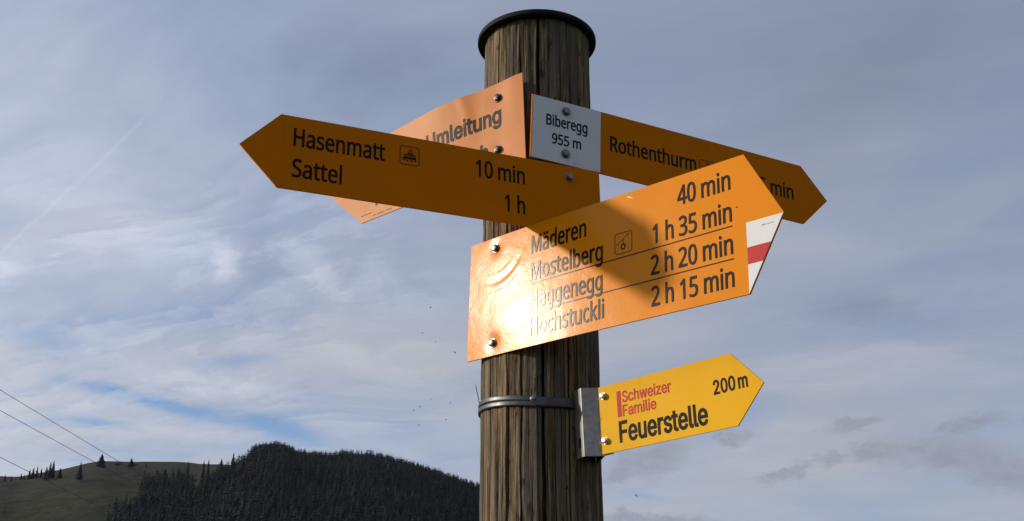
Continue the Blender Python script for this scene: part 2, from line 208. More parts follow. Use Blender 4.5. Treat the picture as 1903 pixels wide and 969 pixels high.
"gro":{"U":[1017,[[587,-16,509,-16,430,-16,361,-1,303,30,244,61,199,103,166,157,134,211,118,272,118,340,118,560,118,780,118,1000,160,1000,202,1000,244,1000,244,783,244,567,244,350,244,302,255,260,277,222,298,185,328,155,368,134,407,112,454,101,509,101,564,101,611,112,650,134,689,155,719,185,740,222,761,260,772,302,772,350,772,567,772,783,772,1000,814,1000,856,1000,899,1000,899,780,899,560,899,340,899,272,883,211,850,157,818,103,773,61,714,30,656,-1]]],"m":[1199,[[143,0,103,0,103,249,103,497,103,746,142,746,181,746,220,746,220,691,221,636,221,581,218,581,215,581,211,581,222,620,238,653,260,680,283,706,309,726,338,739,368,752,399,759,431,759,486,759,531,742,565,709,599,676,621,632,631,579,625,579,620,579,614,579,623,616,639,648,663,674,686,701,715,722,748,737,782,752,819,759,858,759,902,759,941,750,977,731,1013,712,1041,684,1063,646,1084,608,1095,560,1095,501,1095,334,1095,167,1095,0,1055,0,1015,0,974,0,974,166,974,332,974,499,974,553,959,591,929,615,898,638,863,650,823,650,789,650,760,643,736,629,711,614,692,595,679,570,666,546,659,518,659,486,659,324,659,162,659,0,619,0,579,0,539,0,539,170,539,340,539,511,539,552,525,586,497,611,470,637,434,650,392,650,363,650,335,643,310,629,284,616,263,595,247,568,231,542,223,508,223,468,223,312,223,156,223,0,183,0]]],"l":[372,[[289,-5,274,-5,216,-5,173,10,145,40,117,69,103,111,103,166,103,444,103,722,103,1000,143,1000,183,1000,223,1000,223,731,223,463,223,194,223,160,228,136,236,122,245,109,262,102,287,102,299,102,309,102,315,103,322,104,328,105,334,107,341,73,348,39,355,5,345,3,332,0,318,-2,303,-4]]],"e":[794,[[468,-16,417,-16,344,-16,282,0,230,32,178,64,138,109,109,167,81,224,67,291,67,367,67,444,81,511,109,569,136,628,176,673,226,706,277,739,336,756,403,756,444,756,484,749,522,735,561,722,596,700,628,670,659,640,684,602,702,554,720,506,730,449,730,381,730,365,730,349,730,333,535,333,341,333,147,333,147,367,147,400,147,434,319,434,492,434,664,434,646,422,627,410,609,397,609,447,601,490,585,528,570,566,547,595,516,617,486,638,448,649,403,649,358,649,320,638,288,616,256,594,231,565,214,530,197,494,189,456,189,415,189,393,189,371,189,349,189,294,198,247,217,209,236,170,263,141,297,121,331,101,371,91,417,91,447,91,474,95,499,104,523,112,544,126,561,143,579,160,592,182,601,207,640,198,679,188,717,179,706,140,687,106,659,77,631,48,596,25,555,9,514,-8]]],"i":[328,[[143,0,103,0,103,249,103,497,103,746,143,746,183,746,223,746,223,497,223,249,223,0,183,0],[188,870,164,870,142,870,122,878,106,894,89,909,81,928,81,950,81,972,89,991,106,1006,122,1022,142,1030,164,1030,188,1030,207,1022,224,1006,240,991,248,972,248,950,248,928,240,909,224,894,207,878]]],"t":[447,[[271,746,401,746,401,711,401,677,401,643,271,643,142,643,13,643,13,677,13,711,13,746,142,746],[128,678,128,926,168,926,208,926,248,926,248,681,248,437,248,192,248,159,254,135,267,120,281,105,303,98,335,98,343,98,352,99,364,100,376,102,387,104,397,105,404,71,411,37,419,3,407,-1,393,-4,377,-5,362,-7,346,-8,331,-8,266,-8,216,9,181,42,145,75,128,122,128,183,128,430]]],"u":[806,[[414,-10,358,-10,308,-10,264,0,226,21,188,42,158,73,136,115,114,157,103,210,103,273,103,431,103,588,103,746,143,746,183,746,223,746,223,591,223,437,223,283,223,225,239,180,269,147,300,115,341,99,393,99,429,99,461,106,490,122,518,137,540,160,557,190,574,220,582,257,582,300,582,449,582,597,582,746,622,746,662,746,702,746,702,497,702,249,702,0,663,0,625,0,586,0,586,60,586,120,586,181,592,181,598,181,604,181,581,111,548,62,505,33,463,4]]],"n":[805,[[223,489,223,446,223,297,223,149,223,0,183,0,143,0,103,0,103,249,103,497,103,746,142,746,181,746,219,746,220,685,220,625,220,565,214,565,208,565,201,565,224,634,257,682,299,712,341,741,391,756,447,756,498,756,542,745,580,724,618,704,648,672,669,631,691,589,702,536,702,472,702,315,702,157,702,0,662,0,622,0,582,0,582,154,582,308,582,462,582,521,567,566,537,598,506,631,465,647,413,647,377,647,345,639,316,624,287,608,265,586,248,556,232,526]]],"g":[836,[[467,-296,407,-296,352,-296,304,-289,263,-274,222,-260,189,-241,162,-216,135,-192,114,-165,99,-136,133,-117,166,-99,199,-80,210,-96,223,-112,239,-130,255,-147,277,-162,303,-173,330,-185,365,-191,407,-191,467,-191,516,-177,555,-148,593,-119,612,-73,612,-11,612,37,612,86,612,134,609,134,605,134,602,134,593,119,580,101,563,82,547,62,525,45,496,31,467,17,430,9,383,9,323,9,269,24,221,52,174,81,136,123,108,177,81,232,67,298,67,376,67,453,81,520,108,577,135,633,173,677,221,709,269,740,323,756,385,756,432,756,469,748,498,733,527,718,550,700,566,680,583,660,596,642,605,627,608,627,612,627,615,627,615,666,615,706,615,746,654,746,693,746,732,746,732,491,732,237,732,-17,732,-82,718,-135,689,-177,660,-218,620,-248,571,-267,522,-286],[357,116,403,116,448,116,487,127,518,148,549,169,573,199,590,238,606,277,614,324,614,379,614,432,606,479,590,519,574,559,550,591,519,614,487,637,449,648,403,648,356,648,317,636,285,612,253,588,230,556,213,516,197,475,189,430,189,379,189,326,197,280,214,241,230,202,254,171,286,149,318,127]]],"c":[778,[[445,-16,407,-16,340,-16,281,0,230,32,179,64,139,109,110,167,81,225,67,292,67,368,67,446,81,514,110,572,139,630,179,675,230,707,281,740,340,756,407,756,444,756,479,751,511,741,544,732,573,718,600,700,626,682,649,659,668,633,687,606,701,577,711,544,672,534,634,525,595,515,590,534,582,552,571,568,560,585,546,599,531,611,515,623,496,632,476,639,455,645,432,648,407,648,358,648,317,635,285,610,253,584,229,550,213,508,197,465,189,419,189,368,189,319,197,273,213,231,229,189,253,155,285,130,317,104,358,91,407,91,433,91,456,95,477,101,498,108,516,118,532,130,548,142,562,157,573,174,584,191,593,210,598,230,636,221,675,211,713,201,704,167,690,137,671,110,652,84,629,61,602,42,575,23,545,9,512,-1,480,-11]]],"h":[806,[[223,489,223,446,223,297,223,149,223,0,183,0,143,0,103,0,103,333,103,667,103,1000,143,1000,183,1000,223,1000,223,855,223,710,223,565,216,565,209,565,201,565,224,634,257,682,299,712,341,741,391,756,447,756,498,756,542,745,580,724,618,704,648,672,670,631,691,589,702,536,702,472,702,315,702,157,702,0,662,0,622,0,582,0,582,154,582,308,582,462,582,521,567,566,537,598,506,631,465,647,413,647,377,647,345,639,316,624,287,608,265,586,248,556,232,526]]],"S":[878,[[516,-17,440,-17,367,-17,304,-6,251,18,197,42,155,75,126,118,96,161,79,211,75,268,119,268,162,268,205,268,209,230,221,198,243,172,264,147,293,128,327,115,362,103,399,97,440,97,485,97,526,104,562,118,598,133,627,154,648,181,669,207,679,238,679,274,679,306,670,332,653,352,635,372,611,389,582,402,552,415,518,427,481,437,441,448,401,459,361,470,278,493,214,526,169,568,124,611,102,666,102,732,102,789,117,838,147,880,178,922,219,955,270,979,322,1002,381,1013,446,1013,513,1013,571,1002,621,978,672,955,712,923,741,882,771,841,786,795,788,743,746,743,705,743,663,743,658,793,635,832,594,860,553,887,503,901,442,901,399,901,362,894,329,880,296,866,271,847,253,822,235,798,226,770,226,738,226,704,237,677,257,656,278,635,303,618,333,606,362,593,391,584,417,577,451,567,485,558,519,549,549,541,580,531,612,518,645,505,676,488,705,467,734,446,757,420,776,388,794,357,803,318,803,272,803,218,788,169,760,125,731,81,690,46,636,21,581,-5]]],"w":[1115,[[311,0,270,0,195,249,120,497,44,746,87,746,129,746,171,746,202,637,232,529,262,420,275,375,288,324,302,268,316,213,330,150,344,81,338,81,331,81,324,81,338,147,351,209,365,265,378,321,392,373,405,420,435,529,465,637,495,746,538,746,580,746,622,746,652,637,681,529,711,420,723,374,736,322,750,267,764,211,777,149,791,81,783,81,776,81,769,81,783,148,798,210,812,266,826,322,839,373,852,420,883,529,913,637,944,746,986,746,1028,746,1070,746,995,497,920,249,844,0,804,0,764,0,724,0,692,113,659,225,627,338,617,372,608,407,599,442,589,478,580,514,571,551,562,588,553,626,544,664,553,664,562,664,571,664,562,626,553,589,544,551,535,514,526,477,516,442,507,406,497,371,487,338,455,225,423,113,391,0,351,0]]],"z":[748,[[277,0,82,0,82,30,82,60,82,90,221,269,360,449,499,628,499,630,499,633,499,635,364,635,229,635,94,635,94,672,94,709,94,746,281,746,467,746,654,746,654,714,654,682,654,650,518,473,383,296,248,118,248,116,248,113,248,111,387,111,526,111,666,111,666,74,666,37,666,0,471,0]]],"r":[509,[[143,0,103,0,103,249,103,497,103,746,142,746,181,746,219,746,219,707,219,669,219,631,222,631,224,631,227,631,241,668,265,699,300,722,334,745,374,756,419,756,428,756,439,756,451,756,463,755,472,755,479,754,479,714,479,674,479,634,475,634,466,636,452,638,438,639,423,640,407,640,372,640,340,633,313,618,285,604,263,584,247,557,231,531,223,501,223,466,223,311,223,155,223,0,183,0]]],"F":[806,[[160,0,118,0,118,333,118,667,118,1000,321,1000,523,1000,726,1000,726,963,726,925,726,888,565,888,405,888,245,888,245,774,245,661,245,547,390,547,535,547,681,547,681,510,681,472,681,435,535,435,390,435,245,435,245,290,245,145,245,0,203,0]]],"a":[765,[[357,-17,314,-17,267,-17,224,-8,186,10,147,27,116,53,94,88,71,122,60,163,60,212,60,255,68,290,85,316,102,343,124,364,152,380,181,395,212,406,246,414,281,422,315,428,350,432,395,438,431,443,459,446,487,449,508,454,521,462,535,469,542,482,542,501,542,502,542,503,542,505,542,536,536,562,524,583,513,605,495,621,471,633,448,645,419,650,385,650,349,650,319,645,293,634,268,622,247,608,231,591,215,574,204,557,197,538,158,550,119,561,81,572,98,618,123,654,154,680,186,707,222,726,261,738,301,750,341,756,381,756,408,756,438,752,470,746,502,739,533,727,562,708,591,690,615,664,634,630,652,595,662,550,662,494,662,329,662,165,662,0,622,0,583,0,544,0,544,34,544,68,544,102,541,102,538,102,536,102,527,85,514,67,495,48,477,30,453,15,423,2,393,-11],[305,89,335,89,380,89,417,98,448,115,479,133,502,155,518,183,534,211,542,240,542,271,542,305,542,339,542,373,537,367,526,362,510,358,494,353,476,349,455,346,434,342,414,339,394,337,374,334,358,332,345,330,316,327,289,320,264,312,239,303,219,290,203,274,188,257,181,235,181,206,181,181,187,159,200,142,214,125,232,112,255,103,278,94]]],"s":[717,[[415,-16,358,-16,306,-16,261,-9,220,7,180,22,147,45,121,74,96,104,78,141,70,185,108,193,146,201,185,209,194,168,214,138,244,118,274,99,311,89,356,89,408,89,450,100,481,122,511,145,527,171,527,202,527,228,518,250,499,267,481,284,453,297,417,305,376,315,334,324,293,334,226,350,175,375,142,409,109,443,92,486,92,538,92,581,104,619,128,652,152,684,185,710,226,728,268,747,315,756,368,756,419,756,463,748,499,732,535,717,565,695,588,667,610,639,627,606,637,570,600,562,564,553,527,545,518,573,501,598,477,620,452,643,416,654,368,654,324,654,287,643,257,623,228,602,213,576,213,545,213,517,223,495,244,478,264,461,295,448,338,438,375,429,413,420,451,411,519,395,569,370,602,337,635,303,651,261,651,209,651,166,639,127,614,93,589,59,555,32,511,13,466,-6]]],"2":[891,[[339,0,126,0,126,31,126,62,126,93,237,212,349,331,460,450,498,489,530,525,555,555,580,585,598,614,611,642,623,669,630,699,630,730,630,766,621,797,605,823,588,849,566,869,537,883,508,896,476,903,440,903,401,903,367,895,339,880,310,864,288,841,273,813,257,784,250,750,250,711,209,711,169,711,129,711,129,771,142,824,169,869,197,915,234,950,281,976,329,1001,382,1013,442,1013,502,1013,555,1001,601,976,647,951,684,918,710,875,736,833,749,785,749,732,749,695,742,659,729,624,716,590,693,551,660,508,628,466,583,414,525,353,450,275,375,197,300,119,300,116,300,114,300,111,455,111,610,111,765,111,765,74,765,37,765,0,552,0]]],"0":[891,[[520,-13,446,-13,371,-13,308,7,255,47,203,88,163,146,135,223,108,299,94,391,94,499,94,607,108,699,136,776,164,853,204,912,256,952,309,993,372,1013,446,1013,519,1013,583,993,635,952,687,912,727,853,755,776,783,699,797,607,797,499,797,391,783,299,755,223,728,146,688,88,636,47,583,7],[396,97,446,97,494,97,536,113,570,145,605,177,631,223,649,283,667,343,676,415,676,499,676,585,667,657,649,717,631,777,605,823,570,855,536,887,494,903,446,903,396,903,355,887,320,855,286,823,260,777,242,717,224,657,215,585,215,499,215,415,224,343,242,283,260,223,286,177,320,145,355,113]]]}}''')
rng = np.random.default_rng(11)


def link(name, data, parent=None, kind=None):
    o = bpy.data.objects.new(name, data); COL.objects.link(o)
    if parent is not None: o.parent = parent
    if kind: o['kind'] = kind
    return o


def tag(o, label, cat, group=None):
    o['label'] = label; o['category'] = cat
    if group: o['group'] = group
    return o


def mesh_from(name, verts, faces, mat=None, smooth=False):
    me = bpy.data.meshes.new(name)
    me.from_pydata([tuple(map(float, v)) for v in verts], [], [tuple(map(int, f)) for f in faces])
    if mat: me.materials.append(mat)
    if smooth: me.polygons.foreach_set('use_smooth', [True] * len(me.polygons))
    me.update()
    return me


def mesh_fast(name, V, F, mat=None, smooth=False):
    """V (n,3), F (m,k) arrays of equal sided faces"""
    V = np.asarray(V, np.float32); F = np.asarray(F, np.int32)
    me = bpy.data.meshes.new(name)
    me.vertices.add(len(V)); me.vertices.foreach_set('co', V.ravel())
    k = F.shape[1]
    me.loops.add(F.size); me.loops.foreach_set('vertex_index', F.ravel())
    me.polygons.add(len(F)); me.polygons.foreach_set('loop_start', np.arange(0, F.size, k, dtype=np.int32))
    me.polygons.foreach_set('loop_total', np.full(len(F), k, np.int32))
    if smooth: me.polygons.foreach_set('use_smooth', np.ones(len(F), bool))
    me.update(calc_edges=True); me.validate()
    if mat: me.materials.append(mat)
    return me


def new_mat(name):
    m = bpy.data.materials.new(name); m.use_nodes = True
    nt = m.node_tree; E.nt = nt
    b = nt.nodes['Principled BSDF']
    return m, nt, b


def objco(kind='Object'):
    n = E.nt.nodes.new('ShaderNodeTexCoord'); return n.outputs[kind]


def mapping(v, sc, loc=(0, 0, 0)):
    n = E.nt.nodes.new('ShaderNodeMapping'); E.nt.links.new(v, n.inputs[0])
    n.inputs['Scale'].default_value = sc; n.inputs['Location'].default_value = loc
    return n.outputs[0]


def ramp(fac, stops):
    n = E.nt.nodes.new('ShaderNodeValToRGB'); cr = n.color_ramp
    while len(cr.elements) < len(stops): cr.elements.new(0.5)
    for e, (p, c) in zip(cr.elements, stops):
        e.position = p; e.color = (*c, 1)
    E.nt.links.new(fac.s, n.inputs[0])
    return n.outputs[0]


def bump(h, strength, dist, prev=None):
    n = E.nt.nodes.new('ShaderNodeBump'); n.inputs['Strength'].default_value = strength; n.inputs['Distance'].default_value = dist
    E.nt.links.new(h.s if isinstance(h, E) else h, n.inputs['Height'])
    if prev is not None: E.nt.links.new(prev, n.inputs['Normal'])
    return n.outputs[0]


# ------------------------------------------------------------------ materials
def sign_paint(name, col, dirt, rough=0.36, spec=0.25, peel=0.35, seed=0.0, coat=0.0):
    m, nt, b = new_mat(name); co = objco()
    v = mapping(co, (1, 1, 1), (seed, seed * 0.3, 0))
    blot = noise(v, 9, 5, 0.6); spk = noise(v, 240, 3, 0.6); run = noise(mapping(co, (40, 40, 5), (seed, 0, 0)), 1, 5, 0.65)
    c = mixc((blot.smooth(0.35, 0.75)) * 0.35, col, tuple(k * 0.84 for k in col))
    c = mixc(run.smooth(0.56, 0.78) * 0.22, c, dirt)
    c = mixc(spk.smooth(0.70, 0.78) * 0.35, c, dirt)
    nt.links.new(c, b.inputs['Base Color'])
    rr = rough + (blot - 0.5) * 0.12 + run.smooth(0.5, 0.8) * 0.05
    nt.links.new(rr.s, b.inputs['Roughness'])
    b.inputs['Specular IOR Level'].default_value = spec
    b.inputs['Coat Weight'].default_value = coat; b.inputs['Coat Roughness'].default_value = 0.165
    pe = noise(v, 190, 2, 0.5); wave = noise(v, 16, 2, 0.5)
    nrm = bump(pe, peel, 0.0004, bump(wave, 0.12, 0.004))
    nt.links.new(nrm, b.inputs['Normal']); nt.links.new(nrm, b.inputs['Coat Normal'])
    return m


def plain(name, col, rough, metal=0.0, var=0.15, scale=60, bmp=0.1, spec=0.5, coat=0.0):
    m, nt, b = new_mat(name); co = objco()
    n = noise(co, scale, 5, 0.6)
    c = mixc(n.smooth(0.3, 0.75), col, tuple(k * (1 - var) for k in col))
    nt.links.new(c, b.inputs['Base Color']); b.inputs['Metallic'].default_value = metal
    nt.links.new((rough + (n - 0.5) * 0.2).s, b.inputs['Roughness'])
    b.inputs['Specular IOR Level'].default_value = spec; b.inputs['Coat Weight'].default_value = coat; b.inputs['Coat Roughness'].default_value = 0.165
    if bmp: nt.links.new(bump(n, bmp, 0.001), b.inputs['Normal'])
    return m


M = {}
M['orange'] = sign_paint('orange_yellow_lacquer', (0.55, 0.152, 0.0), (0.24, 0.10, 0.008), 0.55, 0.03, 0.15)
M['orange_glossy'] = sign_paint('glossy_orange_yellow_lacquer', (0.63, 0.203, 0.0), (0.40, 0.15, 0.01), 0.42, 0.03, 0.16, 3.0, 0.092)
M['salmon'] = sign_paint('salmon_orange_foil', (0.55, 0.218, 0.072), (0.37, 0.17, 0.06), 0.50, 0.14, 0.10, 5.0)
M['yellow'] = sign_paint('yellow_lacquer', (0.69, 0.37, 0.004), (0.40, 0.2, 0.02), 0.50, 0.06, 0.10, 8.0)
M['white'] = sign_paint('white_lacquer', (0.62, 0.63, 0.65), (0.35, 0.33, 0.3), 0.42, 0.1, 0.15, 2.0)
M['red'] = sign_paint('red_lacquer', (0.42, 0.012, 0.02), (0.2, 0.03, 0.03), 0.42, 0.1, 0.15, 6.0)
M['black_ink'] = plain('black_lettering_lacquer', (0.011, 0.010, 0.010), 0.45, 0, 0.2, 80, 0.05, 0.03, 0.11)
M['brown_ink'] = plain('thin_brown_black_line_lacquer', (0.03, 0.016, 0.008), 0.45, 0, 0.2, 80, 0.05, 0.03, 0.11)
M['grey_ink'] = plain('worn_dark_grey_lettering', (0.030, 0.028, 0.028), 0.5, 0, 0.5, 120, 0.1, 0.12)
M['matte_ink'] = plain('matte_black_lettering', (0.022, 0.020, 0.022), 0.6, 0, 0.25, 80, 0.05, 0.06)
M['red_ink'] = plain('red_lettering', (0.46, 0.020, 0.028), 0.45, 0, 0.15, 90, 0.05, 0.08)
M['steel'] = plain('zinc_plated_steel', (0.25, 0.24, 0.225), 0.42, 1.0, 0.35, 180, 0.2)
M['bright_steel'] = plain('brushed_stainless_steel', (0.62, 0.61, 0.59), 0.33, 1.0, 0.2, 90, 0.1)
M['dark_steel'] = plain('weathered_dark_steel', (0.10, 0.09, 0.085), 0.45, 0.9, 0.5, 160, 0.25)
M['strap'] = plain('dull_grey_strap_steel', (0.085, 0.085, 0.09), 0.42, 0.8, 0.35, 70, 0.15)
M['galvanised'] = plain('galvanised_sheet_steel', (0.34, 0.335, 0.325), 0.46, 0.88, 0.25, 90, 0.1)
M['cap'] = plain('black_rubberised_cap', (0.011, 0.011, 0.012), 0.75, 0, 0.4, 30, 0.2, 0.15)
M['cable'] = plain('dark_cable_sheath', (0.03, 0.03, 0.03), 0.6, 0.2, 0.2, 3, 0)
M['insect'] = plain('dark_insect_body', (0.015, 0.013, 0.012), 0.6, 0, 0.2, 400, 0)


def wood_mat():
    m, nt, b = new_mat('weathered_spruce_pole'); co = objco()
    wv = noise(mapping(co, (30, 30, 6)), 1, 3, 0.5)
    fib = noise(mapping(co, (170, 170, 6.0)), 1, 7, 0.72, 0.6)
    fib2 = noise(mapping(co, (480, 480, 26), (3, 1, 0)), 1, 4, 0.7)
    strip = noise(mapping(co, (58, 58, 1.7), (5, 0, 0)), 1, 4, 0.6)
    grey = noise(mapping(co, (36, 36, 1.6), (9, 3, 1)), 1, 4, 0.6)
    fleck = noise(mapping(co, (85, 85, 24), (2, 8, 4)), 1, 4, 0.65)
    knot = noise(mapping(co, (26, 26, 10), (1, 7, 2)), 1, 3, 0.55)
    c = ramp(fib * 0.55 + fib2 * 0.30 + strip * 0.15, [(0.36, (0.010, 0.007, 0.005)), (0.44, (0.058, 0.040, 0.023)), (0.52, (0.155, 0.110, 0.060)), (0.63, (0.34, 0.265, 0.175))])
    c = mixc(strip.smooth(0.50, 0.60) * 0.42, c, (0.215, 0.160, 0.092))
    c = mixc(grey.smooth(0.46, 0.60) * 0.70, c, (0.088, 0.081, 0.070))
    c = mixc((fib - 0.42).smooth(0.0, -0.12) * 0.8, c, (0.012, 0.009, 0.007))
    c = mixc(fleck.smooth(0.58, 0.68) * 0.85, c, (0.016, 0.011, 0.008))
    c = mixc(knot.smooth(0.66, 0.74) * 0.7, c, (0.022, 0.014, 0.009))
    nt.links.new(c, b.inputs['Base Color'])
    b.inputs['Roughness'].default_value = 0.9
    b.inputs['Specular IOR Level'].default_value = 0.15
    nrm = bump(fib2, 0.6, 0.0014, bump(fib, 0.9, 0.004, bump(fleck, 0.5, 0.003)))
    nt.links.new(nrm, b.inputs['Normal'])
    return m


M['wood'] = wood_mat()


def grass_mat(name, a, b_, c_, s1, s2):
    m, nt, b = new_mat(name); co = objco('Object')
    n1 = noise(co, s1, 6, 0.6); n2 = noise(mapping(co, (1, 1, 3.0)), s2, 6, 0.65)
    c = mixc(n1.smooth(0.35, 0.65), a, b_)
    c = mixc(n2.smooth(0.42, 0.62) * 0.75, c, c_)
    nt.links.new(c, b.inputs['Base Color']); b.inputs['Roughness'].default_value = 0.95
    b.inputs['Specular IOR Level'].default_value = 0.1
    return m, n2, nt, b


M['hill_grass'], n2, nt, bb = grass_mat('autumn_alpine_pasture', (0.025, 0.026, 0.013), (0.036, 0.033, 0.015), (0.012, 0.016, 0.008), 0.012, 0.06)
nt.links.new(bump(n2, 0.9, 5.0), bb.inputs['Normal'])
M['meadow'], n2, nt, bb = grass_mat('meadow_grass', (0.055, 0.075, 0.022), (0.075, 0.085, 0.03), (0.04, 0.05, 0.02), 0.05, 0.6)


def foliage(name, a, b_):
    m, nt, b = new_mat(name)
    inf = nt.nodes.new('ShaderNodeObjectInfo'); geo = nt.nodes.new('ShaderNodeNewGeometry')
    n = noise(geo.outputs['Position'], 0.25, 3, 0.6)
    nt.links.new(mixc(n.smooth(0.35, 0.68), a, b_), b.inputs['Base Color'])
    b.inputs['Roughness'].default_value = 0.9; b.inputs['Specular IOR Level'].default_value = 0.1
    return m


def wood_foliage(name):
    m, nt, b = new_mat(name); geo = nt.nodes.new('ShaderNodeNewGeometry'); P = geo.outputs['Position']
    n = noise(P, 0.22, 3, 0.6); patch = noise(P, 0.035, 4, 0.6); one = noise(P, 0.09, 1, 0.5)
    c = mixc(n.smooth(0.35, 0.68), (0.012, 0.016, 0.018), (0.020, 0.024, 0.025))
    c = mixc(patch.smooth(0.50, 0.66) * 0.7, c, (0.026, 0.028, 0.020))
    c = mixc((one * 0.6 + patch * 0.4).smooth(0.56, 0.66) * 0.75, c, (0.044, 0.036, 0.022))
    nt.links.new(c, b.inputs['Base Color']); b.inputs['Roughness'].default_value = 0.9; b.inputs['Specular IOR Level'].default_value = 0.1
    return m


M['mixed_wood'] = wood_foliage('mixed_hillside_wood_foliage')
M['spruce'] = foliage('dark_spruce_needles', (0.013, 0.017, 0.019), (0.020, 0.024, 0.025))
M['broadleaf'] = foliage('dull_green_leaves', (0.026, 0.030, 0.016), (0.040, 0.042, 0.020))
M['autumn'] = foliage('yellowing_leaves', (0.060, 0.050, 0.018), (0.085, 0.068, 0.024))
M['russet'] = foliage('russet_leaves', (0.045, 0.026, 0.018), (0.060, 0.036, 0.024))
M['bark'] = plain('dark_bark', (0.035, 0.028, 0.022), 0.9, 0, 0.3, 2, 0)

# ------------------------------------------------------------------ ground and hill
def build_ground():
    n = 96; rs = [0, 3, 12, 50, 200, 800, 2000, 4500]
    V = [(0, 0, 0)]; F = []
    for r in rs[1:]:
        for i in range(n):
            a = 2 * math.pi * i / n; V.append((r * math.sin(a), r * math.cos(a), 0))
    for i in range(n): F.append((0, 1 + (i + 1) % n, 1 + i))
    for k in range(len(rs) - 2):
        b0, b1 = 1 + k * n, 1 + (k + 1) * n
        for i in range(n): F.append((b0 + i, b0 + (i + 1) % n, b1 + (i + 1) % n, b1 + i))
    link('ground', mesh_from('ground', V, F, M['meadow']), kind='structure')


build_ground()

CREST = [(-85, 3.0), (-60, 4.6), (-40.46, 6.12), (-33.93, 7.42), (-28.27, 8.89), (-24.0, 9.5), (-23.2, 9.51), (-22.65, 9.67), (-21.52, 9.92), (-20.62, 10.24), (-19.81, 10.44), (-18.0, 10.53), (-16.28, 10.58), (-14.52, 10.59), (-13.51, 10.68), (-12.76, 10.92), (-12.0, 11.08), (-11.49, 11.15), (-10.81, 10.84), (-9.37, 10.68), (-8.32, 10.82), (-6.73, 10.78), (-5.12, 10.42), (-4.05, 10.13), (-2.71, 9.73), (-1.64, 9.43), (1.28, 8.53), (4.43, 7.4), (11.53, 5.4), (23.21, 3.6), (36.65, 3.0), (60, 2.0)]
CA = np.array([c[0] for c in CREST]); CE = np.array([c[1] for c in CREST])
RHO0, RHO1 = 330.0, 2000.0
GW = rng.random((64, 64))


def vnoise(u, v, g=GW):
    n = g.shape[0]; u = np.asarray(u, float); v = np.asarray(v, float)
    i, j = np.floor(u).astype(int), np.floor(v).astype(int); fu, fv = u - i, v - j
    fu = fu * fu * (3 - 2 * fu); fv = fv * fv * (3 - 2 * fv)
    a = g[i % n, j % n]; b = g[(i + 1) % n, j % n]; c = g[i % n, (j + 1) % n]; d = g[(i + 1) % n, (j + 1) % n]
    return (a * (1 - fu) + b * fu) * (1 - fv) + (c * (1 - fu) + d * fu) * fv


def crest(az):
    el = sum(np.interp(az + d, CA, CE) for d in (-0.25, 0, 0.25)) / 3
    t = np.clip((az + 16.0) / 4.0, 0, 1); t = t * t * (3 - 2 * t)
    rc = 1400 * (1 - t) + 1080 * t
    return el, rc


def height(az, rho):
    el, rc = crest(az)
    hc = EYE + rc * np.tan(np.radians(el))
    s = np.clip((rho - RHO0) / (rc - RHO0), 0, None)
    front = np.sin(np.clip(s, 0, 1) * math.pi / 2) ** 1.25
    front = 0.62 * front + 0.38 * np.clip(s, 0, 1) ** 1.3
    back = 1 - 1.0 * np.clip((rho - rc) / (RHO1 - rc), 0, 1) ** 1.6
    prof = np.where(s < 1, front, back)
    amp = np.sin(np.clip(s, 0, 1) * math.pi) * 7.0
    bumps = (vnoise(rho / 60 + 9, az * rho * 0.0175 / 70) - 0.5) * amp + (vnoise(rho / 17 + 3, az * rho * 0.0175 / 26) - 0.5) * amp * 0.3
    return hc * prof + bumps - 0.8


def build_hill():
    az = np.arange(-84, 59.01, 0.2); rho = np.concatenate([np.linspace(RHO0, 1000, 40), np.linspace(1015, 1440, 45), np.linspace(1460, RHO1, 16)])
    A, P = np.meshgrid(az, rho, indexing='ij'); H = height(A, P)
    V = np.stack([P * np.sin(np.radians(A)), P * np.cos(np.radians(A)), H], -1).reshape(-1, 3)
    na, nr = len(az), len(rho); i, j = np.meshgrid(np.arange(na - 1), np.arange(nr - 1), indexing='ij')
    a = i * nr + j
    F = np.stack([a, a + nr, a + nr + 1, a + 1], -1).reshape(-1, 4)
    link('hill', mesh_fast('hill', V, F, M['hill_grass'], True), kind='structure')


build_hill()


def on_hill(az, el):
    """distance at which the line of sight at this bearing meets the near slope"""
    _, rc = crest(az); r = np.linspace(RHO0 + 20, rc, 900)
    e = np.degrees(np.arctan2(height(np.full_like(r, az), r) - EYE, r)); ok = np.where(e >= el)[0]
    return float(r[ok[0]]) if len(ok) else float(r[np.argmax(e)])


